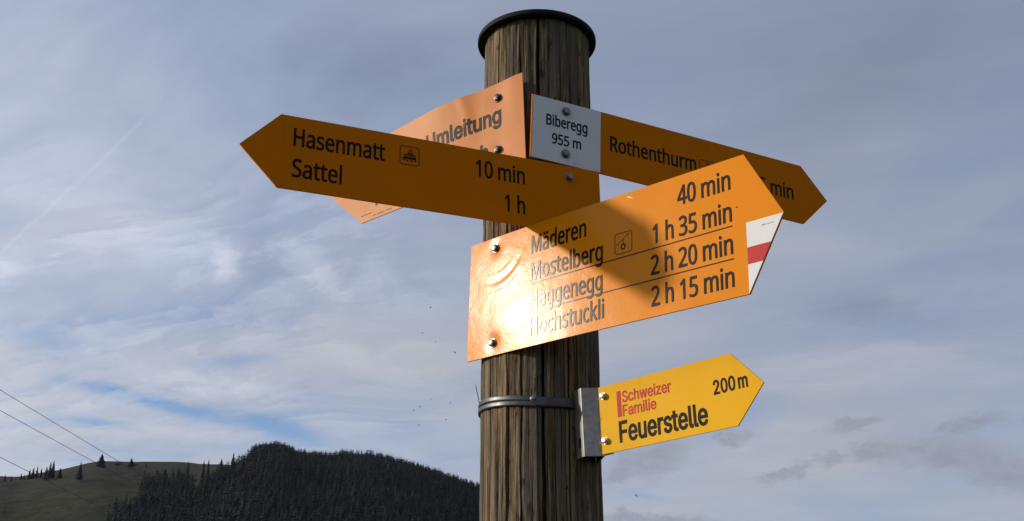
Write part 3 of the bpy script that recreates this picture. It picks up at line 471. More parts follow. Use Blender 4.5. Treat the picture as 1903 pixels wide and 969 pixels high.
# ------------------------------------------------------------------ trees
def spruce_geo(seed, tiers=15, arms=8, spread=1.0):
    """unit height spruce crown: tiers of drooping boughs, base radius about 0.16 * spread"""
    g = np.random.default_rng(seed); V = []; F = []
    for t in range(tiers):
        k = t / (tiers - 1); z = 0.10 + 0.86 * k
        r = (0.165 * (1 - k) ** 0.85 + 0.012) * spread
        a0 = g.random() * 6.28
        for i in range(arms):
            a = a0 + i * 6.283 / arms + g.normal(0, 0.14); rr = r * (0.62 + 0.55 * g.random())
            w = 0.42 + 0.2 * g.random(); zt = z + 0.055 * (1 - 0.4 * k) + g.normal(0, 0.006); dz = -0.045 - 0.05 * g.random() * (1 - k)
            c, s = math.cos(a), math.sin(a); b = len(V)
            V += [(0.008 * c, 0.008 * s, zt + 0.02), (rr * 0.62 * math.cos(a - w), rr * 0.62 * math.sin(a - w), zt + dz * 0.8), (rr * c, rr * s, zt + dz), (rr * 0.62 * math.cos(a + w), rr * 0.62 * math.sin(a + w), zt + dz * 0.8), (rr * 0.7 * c, rr * 0.7 * s, zt + 0.004)]
            F += [(b, b + 1, b + 4), (b + 1, b + 2, b + 4), (b + 4, b + 2, b + 3), (b, b + 4, b + 3)]
    b = len(V); V += [(0.012, 0, 0.93), (-0.006, 0.01, 0.93), (-0.006, -0.01, 0.93), (0, 0, 1.0)]
    F += [(b, b + 1, b + 3), (b + 1, b + 2, b + 3), (b + 2, b, b + 3)]
    return np.array(V), np.array(F)


def broad_geo(seed, n=420):
    """unit height round crown of leaf clumps"""
    g = np.random.default_rng(seed); V = []; F = []
    lobes = [(g.normal(0, 0.16), g.normal(0, 0.16), 0.40 + 0.42 * g.random(), 0.17 + 0.12 * g.random()) for _ in range(9)]
    for _ in range(n):
        lx, ly, lz, lr = lobes[g.integers(len(lobes))]
        d = g.normal(size=3); d /= np.linalg.norm(d); p = np.array([lx, ly, lz]) + d * lr * (0.55 + 0.45 * g.random())
        p[2] = max(0.12, min(0.99, p[2])); q = g.normal(size=(3, 3)) * 0.034; b = len(V)
        V += [p + q[0], p + q[1], p + q[2]]; F.append((b, b + 1, b + 2))
    return np.array(V), np.array(F)


def trunk_geo(r, h):
    V = []; F = []; n = 6
    for k, (z, q) in enumerate(((-0.08, 1.3), (0.02, 1.0), (h, 0.25))):
        for i in range(n):
            a = i * 6.283 / n; V.append((r * q * math.cos(a), r * q * math.sin(a), z))
    for k in range(2):
        for i in range(n): F.append((k * n + i, k * n + (i + 1) % n, (k + 1) * n + (i + 1) % n, (k + 1) * n + i))
    return V, F


SPR = [spruce_geo(20 + i, 14 + i % 3, 7 + i % 3) for i in range(6)]
FAR = [spruce_geo(50 + i, 9, 5, 1.12) for i in range(4)] + [spruce_geo(60 + i, 8, 5, 1.5) for i in range(1)]
SPR_ME = [mesh_fast('spruce_crown', v, f, M['spruce']) for v, f in SPR]
BRD = [broad_geo(70 + i) for i in range(4)]
ROUND = [broad_geo(90 + i, 170) for i in range(3)]
TR_ME = mesh_from('tree_trunk', *trunk_geo(0.016, 0.9), M['bark'])
TRB_ME = mesh_from('leafy_tree_trunk', *trunk_geo(0.03, 0.6), M['bark'])


def polar(az, rho): return Vector((rho * math.sin(R(az)), rho * math.cos(R(az)), float(height(np.array(az), np.array(rho)))))


LONE = [
 (-23.81, 9.45, .322, .134, 's', 'tiny spruce at the left edge of the photo on the grassy ridge'),
 (-23.54, 9.49, .242, .107, 's', 'lowest tiny spruce on the ridge, second from the left edge'),
 (-23.14, 9.57, .295, .134, 's', 'small spruce at the left end of the ragged ridge row'),
 (-23.01, 9.60, .215, .134, 's', 'low bushy spruce, second in the ragged ridge row'),
 (-22.80, 9.61, .456, .215, 's', 'pointed spruce, third from the left in the ragged ridge row'),
 (-22.65, 9.65, .510, .215, 's', 'pointed spruce, fourth from the left in the ragged ridge row'),
 (-22.49, 9.68, .537, .215, 's', 'pointed spruce, fifth from the left in the ragged ridge row'),
 (-22.31, 9.72, .430, .188, 's', 'slim spruce ending the ragged ridge row on its right'),
 (-22.09, 9.64, .591, .268, 's', 'shortest spruce of the tall dense clump on the ridge'),
 (-21.95, 9.65, .805, .295, 's', 'middle spruce of the tall dense clump on the ridge'),
 (-21.82, 9.68, .832, .295, 's', 'tallest spruce, right side of the dense clump on the ridge'),
 (-21.50, 9.75, .456, .322, 's', 'squat cone shaped spruce right of the dense ridge clump'),
 (-20.64, 9.68, .832, .403, 's', 'tall dark spruce standing alone where the ridge line climbs'),
 (-19.75, 10.35, .617, .483, 'c', 'broad rounded dark conifer alone on top of the grassy hill'),
 (-18.99, 10.42, .268, .376, 'b', 'low rounded greyish bush on the hilltop skyline'),
 (-18.41, 10.46, .403, .376, 'c', 'ragged leaning conifer on the hilltop skyline'),
 (-18.22, 10.47, .215, .161, 'b', 'small bush just right of the ragged hilltop conifer'),
 (-17.70, 10.50, .188, .134, 's', 'very small lone spruce right of the hilltop bushes'),
 (-15.79, 9.70, 1.154, .349, 's', 'slim tall spruce breaking the grassy skyline before the wood'),
 (-15.07, 9.81, 1.101, .322, 's', 'left one of two close tall spruces at the wood edge'),
 (-14.85, 9.82, 1.154, .322, 's', 'right one of two close tall spruces at the wood edge'),
 (-14.25, 9.90, 1.128, .60, 'c', 'wide dark conifer between the paired spruces and the wood'),
 (-13.71, 10.12, 1.208, .43, 's', 'tall pointed spruce standing just left of the wooded summit'),
 (-12.28, 8.77, .805, .537, 'y', 'yellowing leafy tree among the dark spruces below the summit'),
 (-12.49, 8.83, .752, .483, 'b', 'dull green leafy tree left of the yellowing tree'),
 (-11.68, 8.61, .698, .537, 'b', 'dull green leafy tree right of the yellowing tree'),
 (-13.82, 8.46, .591, .591, 'r', 'russet leafy tree at the lower clearing'),
 (-13.18, 8.39, .591, .537, 'r', 'russet leafy tree right of the lower clearing'),
 (-16.83, 9.95, .537, .376, 'c', 'low bushy conifer on the upper left edge of the wood'),
 (-16.21, 9.98, .591, .322, 's', 'small spruce on the upper edge of the wood beside the slim one'),
 (-17.18, 9.81, .591, .43, 'c', 'bushy conifer at the upper left corner of the wood'),
]
LEAF = {'b': 'broadleaf', 'y': 'autumn', 'r': 'russet'}
WIDE_ME = [mesh_fast('wide_conifer_crown', *spruce_geo(40 + i, 13, 10, 1.0), M['spruce']) for i in range(3)]
LEAF_ME = {k: mesh_fast('leafy_crown', *BRD[i], M[v]) for i, (k, v) in enumerate(LEAF.items())}
for i, (az, el, ha, wa, k, lab) in enumerate(LONE):
    rho = on_hill(az, el); h = rho * 1.02 * math.tan(R(ha)) * 1.06; wd = rho * math.tan(R(wa))
    root = link({'s': 'spruce_tree', 'c': 'conifer_tree'}.get(k, 'leafy_tree'), None); root.location = polar(az, rho)
    root.rotation_euler = (0, 0, i * 1.7)
    tag(root, lab, 'tree', 'lone trees on the hill')
    if k in 'sc':
        me = (SPR_ME if k == 's' else WIDE_ME)[i % 3]; sx = wd / 0.33
    else:
        me = LEAF_ME[k]; sx = wd / 0.8
    cr = link('crown', me, root); cr.scale = (sx, sx, h)
    tr = link('trunk', TR_ME if k in 'sc' else TRB_ME, root); tr.scale = (h * 0.9, h * 0.9, h)


def build_forest():
    g = np.random.default_rng(5); pts = []
    # candidate stands on a jittered grid over the wooded slope
    step = 4.2
    for rho in np.arange(560, 1130, step):
        da = math.degrees(step / rho)
        for az in np.arange(-22.5, 4.0, da):
            a = az + g.normal(0, da * 0.3); r = rho + g.normal(0, step * 0.3)
            el_c, rc = crest(np.array(a)); rc = float(rc)
            if r > rc + 30: continue
            hz = float(height(np.array(a), np.array(r))); e = math.degrees(math.atan2(hz - EYE, r))
            if e < 6.6: continue
            jit = g.normal(0, 0.10)
            if a < -14.0 and e > 9.55 + jit + max(0, (a + 15.2)) * 0.5: continue       # pasture above the wood's left shoulder
            left = -17.5 if e > 8.7 + jit else (-18.0 if e > 8.3 else -18.8)
            if a < left + g.normal(0, 0.22): continue
            if a < -12.3 and e > 10.25 + max(0, a + 13.8) * 0.75: continue              # the wood climbs to the summit by steps
            if ((a + 14.2) / 1.1) ** 2 + ((e - 9.05) / 0.20) ** 2 < 1: continue         # clearing
            if ((a + 15.35) / 0.16) ** 2 + ((e - 9.3) / 0.5) ** 2 < 1: continue          # open strip beside the slim spruce
            pts.append((a, r, hz, rc))
    sky = [q for q in pts if q[1] > q[3] - 14 and -13.6 < q[0] < -1.2]
    sky.sort(key=lambda q: -(q[2] - EYE) / q[1]); keep = []
    for q in sky:                                   # the crowns one can tell apart along the skyline
        if all(abs(q[0] - p[0]) > 0.12 or abs(q[1] - p[1]) > 12 for p in keep): keep.append(q)
    sky = keep[:230]; sset = set(sky)
    rest = [q for q in pts if q not in sset]
    for n, (a, r, hz, rc) in enumerate(sky):
        o = link('spruce_tree', SPR_ME[g.integers(6)]); h = (8.5 + 5.0 * float(vnoise(a * 2.3, a * 0.0 + 2.2)) + 5.0 * g.random()) * (1.0 if g.random() < 0.7 else 0.7)
        o.location = (r * math.sin(R(a)), r * math.cos(R(a)), hz - 0.6); o.rotation_euler = (0, 0, g.random() * 6.28)
        w = (2.2 + 0.62 * h) * (0.8 + 0.5 * g.random()); o.scale = (w, w, h)
        tag(o, 'dark spruce in the ragged skyline row of the wooded summit', 'tree', 'skyline spruces of the wood')
    VV = []; FF = []; base = 0
    for (a, r, hz, rc) in rest:
        rnd = g.random() < 0.10 and r < rc - 25
        v, f = ROUND[g.integers(3)] if rnd else FAR[g.integers(5)]; h = (9 + 6.5 * g.random()) * (0.50 if r > rc - 34 else 1.0); w = h * ((0.75 if rnd else 1.0) + 0.5 * g.random()); t = g.random() * 6.28; c, s = math.cos(t), math.sin(t)
        P = np.empty_like(v); P[:, 0] = (v[:, 0] * c - v[:, 1] * s) * w + r * math.sin(R(a)); P[:, 1] = (v[:, 0] * s + v[:, 1] * c) * w + r * math.cos(R(a)); P[:, 2] = v[:, 2] * h + hz - 0.6
        VV.append(P); FF.append(f + base); base += len(v)
    o = link('forest', mesh_fast('forest', np.concatenate(VV), np.concatenate(FF), M['mixed_wood']), kind='stuff')
    tag(o, 'dark spruce wood covering the hillside below the summit', 'forest')
    print('forest', len(pts), 'skyline', len(sky), 'tris', sum(len(f) for f in FF))


build_forest()

# ------------------------------------------------------------------ power lines
def tube(path, r, n=6):
    V = []; F = []
    path = [Vector(p) for p in path]
    for k, p in enumerate(path):
        t = (path[min(k + 1, len(path) - 1)] - path[max(k - 1, 0)]).normalized()
        a = t.cross(Vector((0, 0, 1)) if abs(t.z) < 0.9 else Vector((1, 0, 0))).normalized(); b = t.cross(a)
        rr = r[k] if isinstance(r, (list, tuple)) else r
        for i in range(n):
            w = 2 * math.pi * i / n; V.append(p + a * rr * math.cos(w) + b * rr * math.sin(w))
    for k in range(len(path) - 1):
        for i in range(n): F.append((k * n + i, k * n + (i + 1) % n, (k + 1) * n + (i + 1) % n, (k + 1) * n + i))
    F.append(tuple(range(n - 1, -1, -1))); F.append(tuple((len(path) - 1) * n + i for i in range(n)))
    return V, F


def wire(pts, d0, d1, label):
    # pts: bearings and heights; distance grows evenly along the span
    az = np.array([q[0] for q in pts]); el = np.array([q[1] for q in pts]); t = (az - az[0]) / (az[-1] - az[0]); d = d0 + (d1 - d0) * t
    P = np.stack([d * np.sin(np.radians(az)), d * np.cos(np.radians(az)), EYE + d * np.tan(np.radians(el))], -1)
    T = np.linspace(-3.0, 1.5, 60)[:, None]
    out = P[0] + (P[-1] - P[0]) * T; out[:, 2] += 0.10 * (T * (T - 1.0))[:, 0]      # nearly straight, a little sag
    tag(link('power_line', mesh_from('power_line', *tube(out, 0.013), M['cable'], True)), label, 'cable', 'power lines on the left')


wire([(-24.62, 13.5), (-22.08, 12.24), (-18.87, 10.68), (-14.12, 8.18)], 62, 100, 'uppermost thin dark power line slanting down over the left sky')
wire([(-24.48, 12.59), (-21.96, 11.37), (-19.93, 10.41), (-17.84, 9.53), (-14.79, 8.15)], 60, 100, 'middle thin dark power line slanting down to the rounded conifer')
wire([(-24.15, 10.52), (-22.92, 9.94), (-21.43, 9.25), (-19.45, 8.54), (-18.19, 8.01)], 60, 82, 'lowest thin dark power line at the left edge')

# ------------------------------------------------------------------ the wooden post
PX, PY = 0.04767, 1.91073
POST_TOP = EYE + 1.1836


def post_radius(z): return 0.100 * (1 - 0.0384 * (z - EYE - 0.7))


def build_post():
    root = link('wooden_post', None); root.location = (PX, PY, 0)
    tag(root, 'round weathered wooden post with deep cracks, carrying all the signs', 'post')
    g = np.random.default_rng(3)
    zs = np.concatenate([np.linspace(-0.4, 1.75, 40)[:-1], np.linspace(1.75, POST_TOP, 400)])
    # finer round the front, coarser at the back
    th = np.concatenate([np.linspace(-math.pi, 0, 1180, endpoint=False) , np.linspace(0, math.pi, 240, endpoint=False)]); nth = len(th)
    T, Z = np.meshgrid(th, zs, indexing='ij')
    G2 = g.random((128, 128))

    def per(u_cells, zf, off):       # noise periodic around the post
        u = (T + math.pi) / (2 * math.pi) * u_cells; n = 128
        i = np.floor(u).astype(int); fu = u - i; fu = fu * fu * (3 - 2 * fu); v = Z * zf + off; j = np.floor(v).astype(int); fv = v - j; fv = fv * fv * (3 - 2 * fv)
        i0, i1 = i % u_cells % n, (i + 1) % u_cells % n; j0, j1 = j % n, (j + 1) % n
        return (G2[i0, j0] * (1 - fu) + G2[i1, j0] * fu) * (1 - fv) + (G2[i0, j1] * (1 - fu) + G2[i1, j1] * fu) * fv
    d = (per(9, 1.1, 3.3) - 0.5) * 0.0050 + (per(17, 3.0, 53.3) - 0.5) * 0.0026 + (per(34, 2.0, 11.7) - 0.5) * 0.0022 + (per(97, 3.5, 23.1) - 0.5) * 0.0020 + (per(127, 9.0, 41.9) - 0.5) * 0.0014 + (per(128, 31.0, 7.9) - 0.5) * 0.0007
    u = per(60, 5.0, 67.0)
    d -= np.clip(u - 0.74, 0, 1) * 0.008
    # drying cracks: (bearing seen from the front, half width, depth, z from, z to)
    cracks = [(0.5, 0.036, 0.020, 1.6, 2.85), (-33, 0.024, 0.015, 1.5, 2.45), (-20, 0.018, 0.012, 1.7, 2.8), (27, 0.020, 0.014, 1.5, 2.2), (-46, 0.011, 0.010, 1.5, 2.8), (-58, 0.012, 0.010, 1.6, 2.6),
              (-12, 0.008, 0.006, 1.9, 2.3), (12, 0.010, 0.008, 1.7, 2.82), (24, 0.012, 0.010, 1.8, 2.8), (37, 0.013, 0.010, 1.6, 2.8), (55, 0.012, 0.010, 1.5, 2.8), (-70, 0.012, 0.009, 1.5, 2.8),
              (-39, 0.007, 0.006, 1.75, 2.15), (-27, 0.007, 0.006, 2.3, 2.8), (-8, 0.006, 0.005, 1.6, 2.0), (-52, 0.007, 0.006, 1.9, 2.5), (70, 0.012, 0.010, 1.6, 2.8)]
    for k in range(120):
        cracks.append((g.uniform(-86, 86), g.uniform(0.004, 0.010), g.uniform(0.0025, 0.006), *(lambda a: (a, a + g.uniform(0.06, 0.35)))(g.uniform(1.7, 2.75))))
    for k in range(22):
        cracks.append((g.uniform(95, 265), g.uniform(0.006, 0.014), g.uniform(0.004, 0.012), 1.0, 2.85))
    for k, (b, w, dep, z0, z1) in enumerate(cracks):
        c0 = -math.pi / 2 + R(b)           # front of the post faces -y
        zz = zs; wav = 0.050 * (np.interp((zz * 3.1 + k * 5.3) % 63, np.arange(64), g.random(64)) - 0.5) + 0.020 * (np.interp((zz * 13 + k * 1.3) % 63, np.arange(64), g.random(64)) - 0.5) + 0.008 * (np.interp((zz * 47 + k) % 63, np.arange(64), g.random(64)) - 0.5)
        cw = w * (0.35 + 1.0 * np.interp((zz * 9 + k * 2.7) % 63, np.arange(64), g.random(64)))
        fade = np.clip((zz - z0) / 0.10, 0, 1) * np.clip((z1 - zz) / 0.10, 0, 1)
        dt = (T - (c0 + wav)[None, :] + math.pi) % (2 * math.pi) - math.pi
        pr = np.clip(1 - np.abs(dt) / (cw * np.maximum(fade, 0.05))[None, :], 0, 1)
        d -= dep * fade[None, :] * np.minimum(pr * 1.8, 1)
    Rr = post_radius(Z) + d
    V = np.stack([Rr * np.cos(T), Rr * np.sin(T), Z], -1)
    nz = len(zs); V = V.reshape(-1, 3)
    i, j = np.meshgrid(np.arange(nth), np.arange(nz - 1), indexing='ij')
    a = i * nz + j; b = ((i + 1) % nth) * nz + j
    F = np.stack([a, b, b + 1, a + 1], -1).reshape(-1, 4)
    link('shaft', mesh_fast('post_shaft', V, F, M['wood'], True), root)
    # cap: a thick black disc with rounded rim, slightly domed
    prof = [(0.0, 0.0005), (0.094, 0.0005), (0.1118, 0.0), (0.1131, 0.0007), (0.1136, 0.0022), (0.1136, 0.0084), (0.1131, 0.0098), (0.1118, 0.0106), (0.104, 0.0125), (0.06, 0.0175), (0.0, 0.0195)]
    n = 96; V = []; F = []
    for r, z in prof:
        for q in range(n):
            w = 2 * math.pi * q / n; V.append((r * math.cos(w), r * math.sin(w), POST_TOP + z))
    for k in range(len(prof) - 1):
        for q in range(n): F.append((k * n + q, k * n + (q + 1) % n, (k + 1) * n + (q + 1) % n, (k + 1) * n + q))
    link('cap', mesh_from('post_cap', V, F, M['cap'], True), root)
    return root


build_post()

# ------------------------------------------------------------------ signs
def sign_matrix(yaw, tilt, roll, u0, v0, off):
    Rz = Matrix.Rotation(R(yaw), 4, 'Z'); Rx = Matrix.Rotation(R(tilt), 4, 'X'); Ry = Matrix.Rotation(R(roll), 4, 'Y')
    nn = Rz @ Vector((0, -1, 0)); uu = Rz @ Vector((1, 0, 0))
    loc = Vector((PX, PY, EYE + v0)) + nn * off + uu * u0
    return Matrix.Translation(loc) @ (Rz @ Rx @ Ry)


def sign_root(name, label, mat4):
    o = link(name, None); o.matrix_world = mat4
    return tag(o, label, 'sign', 'direction signs on the post')


FLAT = lambda u, v: u * 0.0


def panel_mesh(name, d, L, H, A, mat, dz=FLAT, nu=60, nv=16, thick=0.003, v_lo=None, v_hi=None, u_from=0.0, u_clip=None):
    """arrow board in its own plane: x along, z up, front face towards -y; dz pushes the sheet out of plane"""
    nv += nv % 2
    vs = np.linspace(-1, 1, nv + 1); ss = np.linspace(0, 1, nu + 1)
    S, Vv = np.meshgrid(ss, vs, indexing='ij')
    U = S * (L + A * (1 - np.abs(Vv))); Zz = Vv * H / 2; Yd = -dz(U * d, Zz)
    ed = 0.0006                                    # eased edge
    fr = np.stack([U * d, Yd, Zz], -1).reshape(-1, 3); bk = np.stack([U * d, Yd + thick, Zz], -1).reshape(-1, 3)
    n1 = nv + 1
    i, j = np.meshgrid(np.arange(nu), np.arange(nv), indexing='ij'); a = i * n1 + j
    q = np.stack([a, a + n1, a + n1 + 1, a + 1], -1).reshape(-1, 4)
    N = len(fr)
    ring = [(k * n1) for k in range(nu + 1)] + [nu * n1 + k for k in range(1, n1)] + [k * n1 + nv for k in range(nu - 1, -1, -1)] + [k for k in range(nv - 1, 0, -1)]
    # the rim is its own loop of vertices so that the face stays crisp
    rim_f = fr[ring]; rim_b = bk[ring]; m = len(ring)
    Vt = np.concatenate([fr, bk, rim_f, rim_b]); k = np.arange(m)
    rim = np.stack([2 * N + k, 2 * N + m + k, 2 * N + m + (k + 1) % m, 2 * N + (k + 1) % m], -1)
    f1 = q if d > 0 else q[:, ::-1]
    F = np.concatenate([f1, (q[:, ::-1] if d > 0 else q) + N, rim if d < 0 else rim[:, ::-1]])
    return mesh_fast(name, Vt, F, mat, True)


def text_mesh(txt, font, x0, base, width, cap, bold, mat, rot=0.0, depth=0.0003, gap=0.00012, dz=FLAT, space=0.30, track=0.0):
    """lettering built from outline data; x0, base, width, cap in metres in the board's plane"""
    G = GLYPHS[font]; spl = []; x = 0.0; xmin = 1e9; xmax = -1e9
    for ch in txt:
        if ch == ' ': x += space * 1000; continue
        dots = ch == 'ä'
        adv, ss = G['a' if dots else ch]
        gl = []
        for s in ss:
            p = np.array(s, float).reshape(-1, 3, 2); p[:, :, 0] += x; gl.append(p)
            xmin = min(xmin, p[:, 1, 0].min()); xmax = max(xmax, p[:, 1, 0].max())
        if dots:
            for cx in (x + 0.30 * adv, x + 0.68 * adv):
                t = np.arange(8) * math.pi / 4; r = 78
                pts = np.stack([cx + r * np.cos(t), 955 + r * np.sin(t)], -1); tan = np.stack([-np.sin(t), np.cos(t)], -1) * r * 0.265
                dot = np.stack([pts - tan, pts, pts + tan], 1)
                gl.append(dot if sum(q_[:, 1, 0] @ np.roll(q_[:, 1, 1], -1) - np.roll(q_[:, 1, 0], -1) @ q_[:, 1, 1] for q_ in gl[:1]) > 0 else dot[::-1, ::-1])
        spl.append(gl); x += adv + track * 1000
    sx = width / (xmax - xmin); sy = cap / 1000.0; c, s_ = math.cos(R(rot)), math.sin(R(rot))
    V = []; F = []
    for glyph in spl:
        loops = []
        for p in glyph:
            q = np.stack([(p[:, :, 0] - xmin) * sx, p[:, :, 1] * sy], -1); pts = []; n = len(q)
            for i in range(n):
                a, h1, h2, e = q[i, 1], q[i, 2], q[(i + 1) % n, 0], q[(i + 1) % n, 1]
                d = e - a; ln = np.hypot(*d)
                if ln < 1e-7: continue
                bend = max(abs((h1 - a)[0] * d[1] - (h1 - a)[1] * d[0]), abs((h2 - a)[0] * d[1] - (h2 - a)[1] * d[0])) / ln
                m_ = 1 if bend < 2e-5 else 4
                for t in np.arange(m_) / m_: pts.append((1 - t) ** 3 * a + 3 * (1 - t) ** 2 * t * h1 + 3 * (1 - t) * t * t * h2 + t ** 3 * e)
            loops.append(np.array(pts))
        area = [0.5 * np.sum(l[:, 0] * np.roll(l[:, 1], -1) - np.roll(l[:, 0], -1) * l[:, 1]) for l in loops]
        sg = 1.0 if area[int(np.argmax(np.abs(area)))] > 0 else -1.0
        pts2 = []; faces_in = []
        for l in loops:                                # embolden: push every outline outwards along its mean normal
            e1 = l - np.roll(l, 1, 0); e2 = np.roll(l, -1, 0) - l
            n1 = np.stack([e1[:, 1], -e1[:, 0]], -1) / np.maximum(np.hypot(e1[:, 0], e1[:, 1]), 1e-9)[:, None]; n2 = np.stack([e2[:, 1], -e2[:, 0]], -1) / np.maximum(np.hypot(e2[:, 0], e2[:, 1]), 1e-9)[:, None]
            mm = n1 + n2; k = np.maximum((mm * mm).sum(1), 1.0); l = l + sg * bold * 2 * mm / k[:, None]
            b0 = len(pts2); pts2 += [Vector(map(float, r)) for r in l]; faces_in.append(list(range(b0, b0 + len(l))))
        edges_in = [(l[i], l[(i + 1) % len(l)]) for l in faces_in for i in range(len(l))]
        vo, _, fo, _, _, _ = mathutils.geometry.delaunay_2d_cdt(pts2, edges_in, [], 0, 1e-7)
        cen = np.array([np.mean([(vo[k].x, vo[k].y) for k in f], 0) for f in fo]); wind = np.zeros(len(cen))
        for l in faces_in:                             # keep the triangles the outlines wind round
            P = np.array([(pts2[k].x, pts2[k].y) for k in l]); Q = np.roll(P, -1, 0)
            up = (P[None, :, 1] <= cen[:, None, 1]) & (Q[None, :, 1] > cen[:, None, 1]); dn = (P[None, :, 1] > cen[:, None, 1]) & (Q[None, :, 1] <= cen[:, None, 1])
            side = (Q[:, 0] - P[:, 0])[None] * (cen[:, None, 1] - P[None, :, 1]) - (cen[:, None, 0] - P[None, :, 0]) * (Q[:, 1] - P[:, 1])[None]
            wind += (up & (side > 0)).sum(1) - (dn & (side < 0)).sum(1)
        fo = [f for f, w_ in zip(fo, wind) if abs(w_) > 0.5]
        b0 = len(V); nv_ = len(vo); lay = np.array([(v.x, v.y) for v in vo])
        for y in (gap + depth, 0.0):
            X = x0 + lay[:, 0] * c - lay[:, 1] * s_; Zt = base + lay[:, 0] * s_ + lay[:, 1] * c; Y = -y - dz(X, Zt)
            V += list(zip(X, Y, Zt))
        ed = {}
        for f in fo:
            F.append(tuple(b0 + v for v in f))
            for u, w_ in zip(f, list(f[1:]) + [f[0]]): ed[(u, w_)] = 1
        for (u, w_) in ed:
            if (w_, u) not in ed: F.append((b0 + u, b0 + nv_ + u, b0 + nv_ + w_, b0 + w_))
    return mesh_from('lettering', V, F, mat)


def plate(name, poly, mat, depth=0.0003, gap=0.0001, dz=FLAT):
    """thin raised shape on a board: outline in the board's plane"""
    n = len(poly); V = []
    for y in (gap + depth, gap - 0.0006):
        for (u, v) in poly: V.append((u, -y - float(dz(np.array(u), np.array(v))), v))
    F = [tuple(range(n)), tuple(range(2 * n - 1, n - 1, -1))] + [(i, n + i, n + (i + 1) % n, (i + 1) % n) for i in range(n)]
    me = mesh_from(name, V, F, mat)
    bm = bmesh.new(); bm.from_mesh(me); bmesh.ops.recalc_face_normals(bm, faces=bm.faces); bm.to_mesh(me); bm.free()
    return me


def bars(name, segs, w, mat, depth=0.0003, gap=0.0001, dz=FLAT):
    """a drawing of straight strokes (x0,z0,x1,z1[,width]) as one raised mesh"""
    bm = bmesh.new()
    for k, s in enumerate(segs):
        a, b = Vector(s[:2]), Vector(s[2:4]); ww = (s[4] if len(s) > 4 else w) / 2
        t = (b - a).normalized(); nrm = Vector((-t.y, t.x)) * ww
        y0 = -(gap + depth) - k * 4e-6
        pts = [a - nrm, b - nrm, b + nrm, a + nrm]
        top = [bm.verts.new((p.x, y0 - float(dz(np.array(p.x), np.array(p.y))), p.y)) for p in pts]
        bot = [bm.verts.new((p.x, 0.0003 - float(dz(np.array(p.x), np.array(p.y))), p.y)) for p in pts]
        bm.faces.new(top); bm.faces.new(bot[::-1])
        for i in range(4): bm.faces.new((top[i], bot[i], bot[(i + 1) % 4], top[(i + 1) % 4]))
    bmesh.ops.recalc_face_normals(bm, faces=bm.faces)
    me = bpy.data.meshes.new(name); bm.to_mesh(me); bm.free(); me.materials.append(mat)
    return me


def bolt_mesh(name, mat, r=0.0062, washer=0.0088, hexhead=True):
    """washer, hexagon head with eased top; axis towards -y"""
    V = []; F = []
    prof = [(washer, 0.0), (washer, -0.0012), (washer * 0.93, -0.0016), (r * 1.02, -0.0016)]
    n = 24
    rings = []
    for q, y in prof:
        rings.append([len(V) + i for i in range(n)]); V += [(q * math.cos(2 * math.pi * i / n), y, q * math.sin(2 * math.pi * i / n)) for i in range(n)]

    def head(a, q):
        if not hexhead: return q
        s = (a + math.pi / 6) % (math.pi / 3) - math.pi / 6
        return q * math.cos(math.pi / 6) / math.cos(s) * 1.08
    for q, y in ((r, -0.0016), (r, -0.0052), (r * 0.86, -0.0064), (r * 0.45, -0.0070), (0.0002, -0.0071)):
        rings.append([len(V) + i for i in range(n)])
        for i in range(n):
            a = 2 * math.pi * i / n; V.append((head(a, q) * math.cos(a), y, head(a, q) * math.sin(a)))
    for a, b in zip(rings, rings[1:]):
        for i in range(n): F.append((a[i], a[(i + 1) % n], b[(i + 1) % n], b[i]))
    me = mesh_from(name, V, F, mat)
    bm = bmesh.new(); bm.from_mesh(me); bmesh.ops.recalc_face_normals(bm, faces=bm.faces); bm.to_mesh(me); bm.free()
    return me


BOLT = bolt_mesh('bolt_steel', M['steel'])
BOLT_DARK = bolt_mesh('bolt_dark', M['dark_steel'])
BOLT_ROUND = bolt_mesh('bolt_round', M['bright_steel'], 0.0052, 0.0062, False)


def add_bolts(root, spots, me, dz=FLAT):
    for k, (u, v) in enumerate(spots):
        o = link('bolt', me, root); o.location = (u, -0.0002 - float(dz(np.array(u), np.array(v))), v); o.rotation_euler = (0, 0.5 + k * 1.1, 0)


def add_text(root, *a, **k): return link('lettering', text_mesh(*a, **k), root)


def frame_segs(x0, z0, s, r=0.003):
    x1, z1 = x0 + s, z0 + s
    return [(x0 + r, z0, x1 - r, z0), (x1 - r, z0, x1, z0 + r), (x1, z0 + r, x1, z1 - r), (x1, z1 - r, x1 - r, z1), (x1 - r, z1, x0 + r, z1), (x0 + r, z1, x0, z1 - r), (x0, z1 - r, x0, z0 + r), (x0, z0 + r, x0 + r, z0)]


